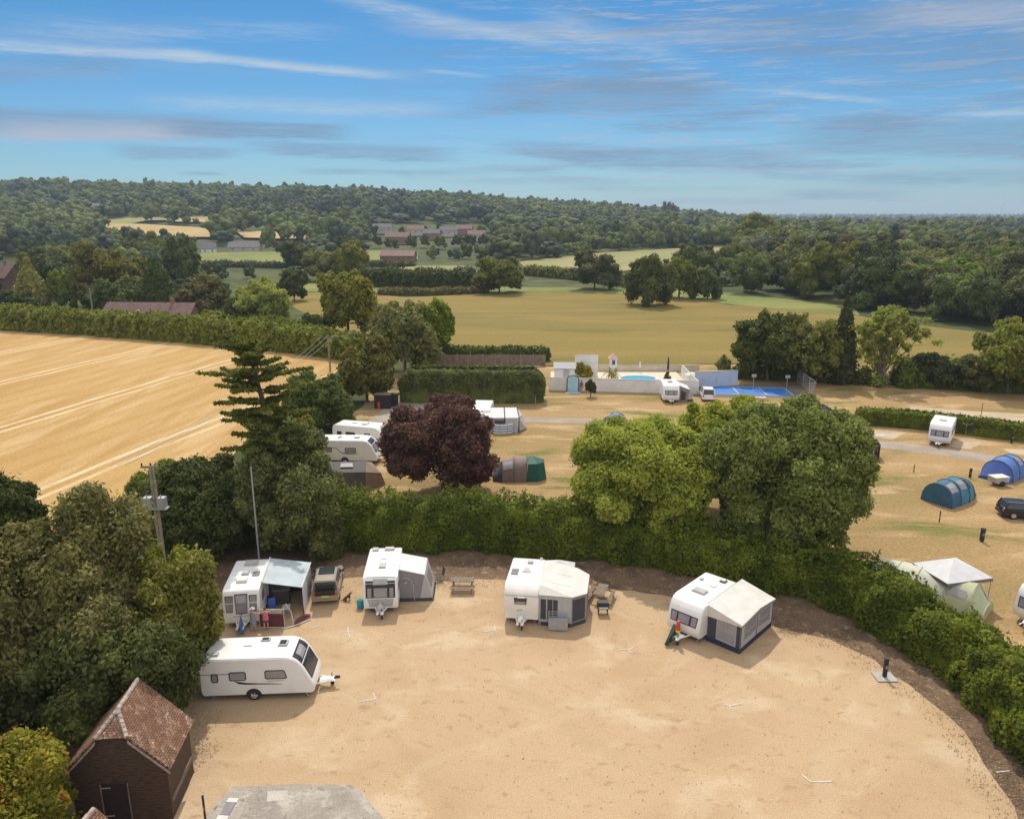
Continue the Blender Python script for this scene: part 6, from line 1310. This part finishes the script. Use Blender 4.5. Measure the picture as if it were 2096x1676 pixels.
for k in range(3):
    o_=crate('wheelie_bin',['dark wheelie bin with red lid inside the black bin store','dark wheelie bin with grey lid in the middle of the black bin store','dark wheelie bin at the right end inside the black bin store'][k],'bin',1778,938,(.7,.7,1.25),-16,'binblack','red' if k==0 else 'darkgrey'); mm=Matrix.Rotation(R(-16),3,'Z')@Vector((-1.1+k*1.0,.2,0)); o_.location=r.location+mm
crate('bin_store','dark brown bin store box at the left end of the tall clipped hedge','bin store',785,834,(2.2,1.4,1.9),-5,'binblack','wood')
crate('wheelie_bin','upright dark bin right of the brown bin store box','bin',809,830,(.8,.8,1.7),0,'binblack')
o_=crate('gas_bottle','small red gas bottle in front of the brown bin store box','gas bottle',776,836,(.35,.35,.85),0,'red','red')
# little trailer
q=at(2047,995,0); r=thing('box_trailer','small grey box trailer in front of the bright blue tent','trailer',(q.x,q.y+.4,0),R(10)); MB().box((0,0,.62),(1.6,1.05,.5)).build('body',MAT['steel'],r,bevel=.03); MB().box((0,0,.9),(1.64,1.1,.08)).build('lid',MAT['creamcanvas'],r,bevel=.02)
for s in (-1,1): MB().tube([(0,s*.6,.28),(0,s*.48,.28)],.27,14).build('wheel',MAT['tyre'],r)
MB().tube([(-.8,0,.4),(-1.6,0,.4)],.04,6).build('drawbar',MAT['steel'],r)
# drying rack behind lone caravan
q=at(1976,890,0); r=thing('clothes_airer','white rotary airer hung with dark towels right of the lone caravan','clothes airer',(q.x,q.y,0)); MB().tube([(0,0,0),(0,0,1.6)],.03,5).build('pole',MAT['steel'],r)
for k in range(4): a_=k*PI/2+.4; MB().tube([(0,0,1.2),(.8*math.cos(a_),.8*math.sin(a_),1.65)],.02,4).build('arm',MAT['offwhite'],r)
MB().sheet([(.2,-.4,1.5),(.9,-.2,1.6),(.9,-.2,.7),(.2,-.4,.7)],.02).build('towel',MAT['navy'],r)
# flag posts / goal in the far verge
q=at(2060,868,0); r=thing('net_post','slim post carrying a pale rope over the low clipped hedge','post',(q.x-1.5,q.y+3,0)); MB().tube([(0,0,0),(0,0,2.0)],.05,5).build('post',MAT['wood'],r); MB().tube([(0,0,2.0),(-3.6,3.5,2.6)],.03,4).build('rope',MAT['ivory'],r)
q=at(1560,818,0); o=MB().box((0,0,.35),(1.0,.5,.08)).box((-.7,.2,.35),(.5,.4,.06)).box((0,0,.16),(.08,.08,.3)).build('garden_table',MAT['offwhite'],None,loc=(q.x,q.y,0)); tag(o,'low white table in the dry grass below the blue court','table')
q=at(1818,893,0); o=MB().slab([(-1,-.4),(.9,-.45),(1.0,.35),(-.8,.4)],0,.03).build('ground_mat',pm('pale_mat',(.42,.48,.50),.8,.1,2),None,loc=(q.x-1.2,q.y+.5,.0)); tag(o,'pale blue mat lying on the empty sandy pitch','mat')
# ================================================================ far houses
def house(label,px,py,L,Wd,he,hr,az,wm,rm,name='house',chim=False,wins=3,cat='house',group=None,skyl=0):
    p=at(px,py); r=thing(name,label,cat,(p.x,p.y,p.z),R(az),group)
    MB().loft([[(-L/2,-Wd/2,-1),(L/2,-Wd/2,-1),(L/2,Wd/2,-1),(-L/2,Wd/2,-1)],[(-L/2,-Wd/2,he),(L/2,-Wd/2,he),(L/2,Wd/2,he),(-L/2,Wd/2,he)]]).ext([(0,0)],0,0) if False else None
    mb=MB(); mb.loft([[(x,-Wd/2,-1),(x,Wd/2,-1),(x,Wd/2,he),(x,0,hr-.25),(x,-Wd/2,he)] for x in (-L/2,L/2)]); mb.build('wall',wm,r)
    rf=MB()
    for s in (-1,1): rf.loft([[(x,s*(Wd/2+.4),he-.25),(x,0.0,hr-.02 if s>0 else hr-.02),(x,0.0,hr+.18),(x,s*(Wd/2+.4),he-.05)] for x in (-L/2-.4,L/2+.4)])
    ro=rf.build('roof',rm,r)
    if chim: MB().box((L*.25,0,hr+.5),(.8,.6,1.6)).build('chimney',pm('chimney_brick',(.26,.15,.11),.9,.2),ro)
    for k in range(wins):
        x=-L/2+L*(k+.5)/wins; f=MB().box((x,-Wd/2-.03,he*.55),(1.2,.08,1.1)).build('window',MAT['offwhite'],r); MB().box((x,-Wd/2-.08,he*.55),(1.0,.04,.9)).build('pane',MAT['glass'],f)
    for k in range(skyl): x=-L*.1+L*.25*k; u=.5; MB().box((x,-Wd/4-.2,(he+hr)/2+.12),(.7,.8,.08),rx=math.atan2(hr-he,Wd/2)).build('roof_window',MAT['palepane'],ro)
    return r
rb=pm('red_brown_roof',(.16,.095,.085),.9,.2,1); rg=pm('grey_slate_roof',(.15,.14,.15),.8,.2,1); rp=pm('pinkish_tile_roof',(.24,.15,.125),.9,.2,1); br_=pm('far_brick',(.26,.15,.11),.9,.2,1); cr_=pm('far_cream_wall',(.48,.44,.38),.8,.1,1)
house('long low bungalow with red brown roof behind the field hedge',316,672,20.5,9,2.5,5.9,-4,br_,rb,'bungalow',True,4,skyl=1)
house('brick house with brown roof and dormer windows at the left edge',2,600,14,9,5.5,9.5,-12,br_,rb,'house',True,3,skyl=2)
house('low white farmhouse with grey roof beyond the narrow meadow',502,515,20,9,3,6.3,3,cr_,rg)
house('tiny white cottage with steep gable beside the narrow meadow',428,518,9,7,3,6.5,20,wh,rg,'cottage',False,2)
house('long grey roofed barn at the end of the narrow meadow',816,534,19,9,3,5.6,-5,br_,rp,'farm_barn',False,0,'barn')
i=0
for (px_,py_,L_,az,rm_,lb) in [(683,480,13,10,rp,'pale gabled house left of the village roofs'),(783,472,18,5,rg,'leftmost grey roof of the village row'),(815,492,20,-8,rp,'front pinkish terrace of the village'),(850,476,16,12,rp,'pinkish roof behind the front terrace of the village'),(885,484,15,-10,rg,'grey roofed house in the middle of the village'),(918,478,16,8,rg,'village house with white gable right of centre'),(950,474,16,-6,rp,'pinkish roof near the right end of the village'),(975,487,15,5,rp,'rightmost low roof of the village'),(735,452,16,0,rg,'flat pale roof among trees above the village'),(1075,470,18,4,rg,'grey roof among trees right of the village')]:
    house(lb,px_,py_+4,L_*.95,8,4.2,7.6,az,cr_ if i%2 else br_,rm_,group='village houses',wins=3); i+=1
for (px_,py_,L_,lb) in [(1290,452,16,'small pale house on the wooded rise'),(1335,455,14,'second small pale house on the wooded rise'),(1385,465,26,'long grey roof on the rise at the skyline'),(1425,468,22,'grey roof right of the long roof on the rise'),(1612,480,40,'wide grey warehouse roof beyond the wood'),(190,437,14,'tiny white house in the trees on the left ridge'),(665,470,12,'white gable left of the village')]:
    house(lb,px_,py_,L_*1.3,12,7,11,3,cr_,rg,wins=2)
# far wind turbine
p_=Vector((0,0,0)); yy=6000; uu=(2049-1048)*mpp(yy,20); r=thing('wind_turbine','tiny white turbine mast on the right horizon','mast',(uu,yy,float(T(uu,yy)))); MB().tube([(0,0,0),(0,0,85)],[5,3.4],8).build('tower',MAT['offwhite'],r)
MB().tube([(0,-4,82),(0,-4,112)],[2.0,.6],6).build('blade',MAT['offwhite'],r)
# ================================================================ people and dog
def skin(name,verts,edges,radii,mat,root,lvl=1):
    me=bpy.data.meshes.new(name); me.from_pydata(verts,edges,[]); o=link(name,me,root); me.materials.append(mat)
    o.modifiers.new('skin','SKIN'); sv=me.skin_vertices[0].data
    for i,r_ in enumerate(radii): sv[i].radius=(r_,r_) if not isinstance(r_,tuple) else r_
    sv[0].use_root=True; o.modifiers['skin'].use_smooth_shade=True
    ss_=o.modifiers.new('sub','SUBSURF'); ss_.levels=lvl; ss_.render_levels=lvl
    return o
def person(label,loc,rz,H,pose,cloth,cloth_shape,hat=None,hair='hair'):
    r=thing('person',label,'person',loc,rz); k=H/1.7
    V=[(0,0,.95),(0,.0,1.15),(0,.01,1.36),(0,.0,1.46),(0,-.02,1.53),(0,-.03,1.61),(0,-.02,1.68)]; E=[(i,i+1) for i in range(6)]; Rr=[(.15,.11),(.13,.10),(.14,.09),(.055,.055),(.07,.085),(.08,.095),(.05,.06)]
    def add(pts,rad,base):
        i0=len(V); 
        for j,(p_,q_) in enumerate(zip(pts,rad)): V.append(p_);Rr.append(q_);E.append((base if j==0 else len(V)-2,len(V)-1))
        return len(V)-1
    for s in (-1,1):
        st=pose.get('step',0)*s
        add([(s*.10,.0,.88),(s*.11,-.02+st*.5,.48),(s*.12,.02+st,.09),(s*.13,-.14+st,.04)],[.095,.06,.042,.04],0)
        el,ha=pose['arms'][0 if s<0 else 1]
        w_=add([(s*.19,0,1.40),el,ha],[.055,.042,.028],2)
        hd=(Vector(ha)-Vector(el)).normalized(); side=hd.cross(Vector((0,0,1))).normalized(); up=side.cross(hd)
        pm_=Vector(ha)+hd*.06; ip=add([tuple(pm_)],[.032],w_)
        for f_,ln in ((-.03,.07),(-.01,.085),(.01,.08),(.03,.06)): add([tuple(pm_+side*f_+hd*.04),tuple(pm_+side*f_*1.2+hd*(.04+ln*.5)-up*.01),tuple(pm_+side*f_*1.2+hd*(.03+ln)-up*.03)],[.010,.009,.008],ip)
        add([tuple(pm_+side*.04*s-hd*.01),tuple(pm_+side*.06*s+hd*.03)],[.012,.009],ip)
    V=[tuple(Vector(v)*k) for v in V]; Rr=[tuple(q_*k for q_ in r_) if isinstance(r_,tuple) else r_*k for r_ in Rr]
    skin('body',V,E,Rr,MAT['skin'],r,2)
    rings=[]
    for z,rx,ry,oy in cloth_shape: rings.append([(rx*k*math.cos(t),(oy+ry*math.sin(t))*k,z*k) for t in np.linspace(0,2*PI,17)[:-1]])
    MB().loft(rings,cap=False).build('dress',cloth,r,smooth=60)
    hd=Vector((0,-.03,1.63))*k
    MB().ell((hd.x,hd.y+.015,hd.z+.03),(.098*k,.112*k,.105*k),12,8).build('hair',MAT[hair],r,smooth=80)
    f=MB(); f.ell((hd.x-.03*k,hd.y-.098*k,hd.z),(.012*k,.008*k,.008*k),6,4).ell((hd.x+.03*k,hd.y-.098*k,hd.z),(.012*k,.008*k,.008*k),6,4).box((hd.x,hd.y-.095*k,hd.z-.055*k),(.045*k,.01*k,.01*k)); f.build('face_features',MAT['hair'],r)
    if hat: MB().tube([hd+Vector((0,0,.05*k)),hd+Vector((0,0,.06*k)),hd+Vector((0,0,.12*k)),hd+Vector((0,0,.15*k))],[.17*k,.11*k,.10*k,.05*k],14).build('hat',hat,r,smooth=50)
    return r
q=at(520,1291,0); person('person in a white hat and long grey dress reaching toward the maroon windbreak',(q.x,q.y,0),R(170),1.6,{'arms':[((-.34,-.18,1.22),(-.50,-.40,1.22)),((.26,-.10,1.15),(.30,-.34,1.12))],'step':.05},pm('grey_dress',(.27,.27,.31),.8,.1,5),[(1.44,.10,.07,0),(1.40,.19,.11,0),(1.2,.17,.13,0),(.98,.18,.15,0),(.7,.21,.17,0),(.45,.23,.19,0)],hat=MAT['offwhite'])
q=at(546,1288,0); person('person in a pink top and dark red shorts bending over the maroon windbreak',(q.x,q.y-.05,0),R(195),1.55,{'arms':[((-.36,-.15,1.25),(-.46,-.42,1.28)),((.36,-.15,1.25),(.50,-.40,1.28))],'step':.03},pm('pink_top',(.52,.16,.23),.8,.12,5),[(1.44,.10,.07,0),(1.40,.20,.12,0),(1.2,.19,.14,0),(.98,.21,.17,0),(.82,.24,.19,0)])
pr=[o for o in C.objects if o.name=='person.001'][0]; MB().loft([[(.20*math.cos(t),.16*math.sin(t),z) for t in np.linspace(0,2*PI,13)[:-1]] for z in (.80,.62)],cap=False).build('shorts',MAT['maroon'],pr,smooth=60)
for (px_,py_,cl,lb) in ((1190,800,'red','small figure in red beside the pale blue arched gateway'),):
    q=at(px_,py_+1,0); person(lb,(q.x,q.y,0),0,1.65,{'arms':[((-.26,-.02,1.15),(-.28,-.1,.9)),((.26,-.02,1.15),(.28,-.1,.9))],'step':.05},pm('red_top',(.35,.06,.06),.8,.1,4),[(1.44,.10,.07,0),(1.40,.19,.11,0),(1.2,.17,.13,0),(.98,.18,.15,0),(.8,.19,.15,0)])
q=at(710,1229,0); r=thing('dog','small dark brown dog sitting on the gravel right of the bronze car','dog',(q.x,q.y,0),R(20))
V=[(-.18,0,.18),(-.02,0,.26),(.16,0,.36),(.22,0,.46),(.28,0,.55),(.38,0,.53),(-.30,0,.10),(-.42,.05,.08)]; E=[(0,1),(1,2),(2,3),(3,4),(4,5),(0,6),(6,7)]; Rr=[.12,.105,.10,.06,.065,.03,.035,.015]
for s in (-1,1):
    n0=len(V); V+=[(.18,s*.07,.2),(.19,s*.08,.1),(.20,s*.08,.02),(.25,s*.08,.02)]; E+=[(2,n0),(n0,n0+1),(n0+1,n0+2),(n0+2,n0+3)]; Rr+=[.04,.028,.022,.022]
    n0=len(V); V+=[(-.10,s*.10,.14),(.0,s*.12,.10),(-.12,s*.12,.04),(-.02,s*.12,.02)]; E+=[(0,n0),(n0,n0+1),(n0+1,n0+2),(n0+2,n0+3)]; Rr+=[.07,.045,.028,.022]
skin('body',V,E,Rr,pm('dog_coat',(.07,.045,.03),.8,.4,6),r,2)
for s in (-1,1): MB().loft([[(.25,s*.04,.60),(.29,s*.07,.58),(.26,s*.075,.57)],[(.24,s*.09,.68),(.25,s*.092,.68),(.245,s*.094,.68)]]).build('ear',MAT['tblack'],r)
# ================================================================ scattered litter: dry tufts and stones on the yard edge
def scatter(name,label,n,region,mat,size,seed,h=.5):
    rng=np.random.default_rng(seed); Pc=[]
    while len(Pc)<n:
        x,y=rng.uniform(region[0],region[1]),rng.uniform(region[2],region[3]); 
        if region[4](x,y): Pc.append((x,y,.03+rng.random()*h*size))
    Pc=np.array(Pc); Nn=np.tile([0,0,1.0],(n,1)); L=leafquads(Pc,Nn,size,rng,.8,1.6,.2); me=fastmesh(name,L,np.arange(n*4).reshape(-1,4),[mat],rng.random(n)); o=link(name,me); return tag(o,label,'ground litter',kind='stuff')
sx=[p_[0] for p_ in SOIL]; sy=[p_[1] for p_ in SOIL]
def nearsoil(x,y): return min((x-a)**2+(y-b)**2 for a,b in zip(sx,sy))<2.2
scatter('leaf_litter','dry leaves and twigs strewn along the edge of the gravel under the hedge',3800,(-21,24,15,52,nearsoil),pm('dry_leaf',(.40,.28,.17),.9,.5,3),.055,900,.15)
scatter('gravel_debris','small dark stones and scraps strewn over the gravel yard',1500,(-18,20,22,51,lambda x,y:True),pm('dark_debris',(.27,.18,.11),.9,.4,3),.05,901,.1)
scatter('leaf_litter','fallen leaves under the big trees behind the granary barn',2500,(-18.5,-13.5,28,36,lambda x,y:x<-15.2+.35*(y-31) if y<33 else x<-15.5),pm('fallen_leaf',(.44,.31,.20),.9,.4,3),.05,902,.15)
rng=np.random.default_rng(12)
# ================================================================ air
hz=MB().box((0,3300,60),(19000,8200,130)).build('haze',[],None); tag(hz,'thin summer haze in the air','haze',kind='stuff')
m,t=newmat('haze_air'); g=G(t); v=g.n('ShaderNodeVolumePrincipled',{'Color':(.55,.70,.92),'Density':.00014,'Anisotropy':.1}); t.links.new(v.outputs[0],g.n('ShaderNodeOutputMaterial').inputs['Volume']); hz.data.materials.append(m)
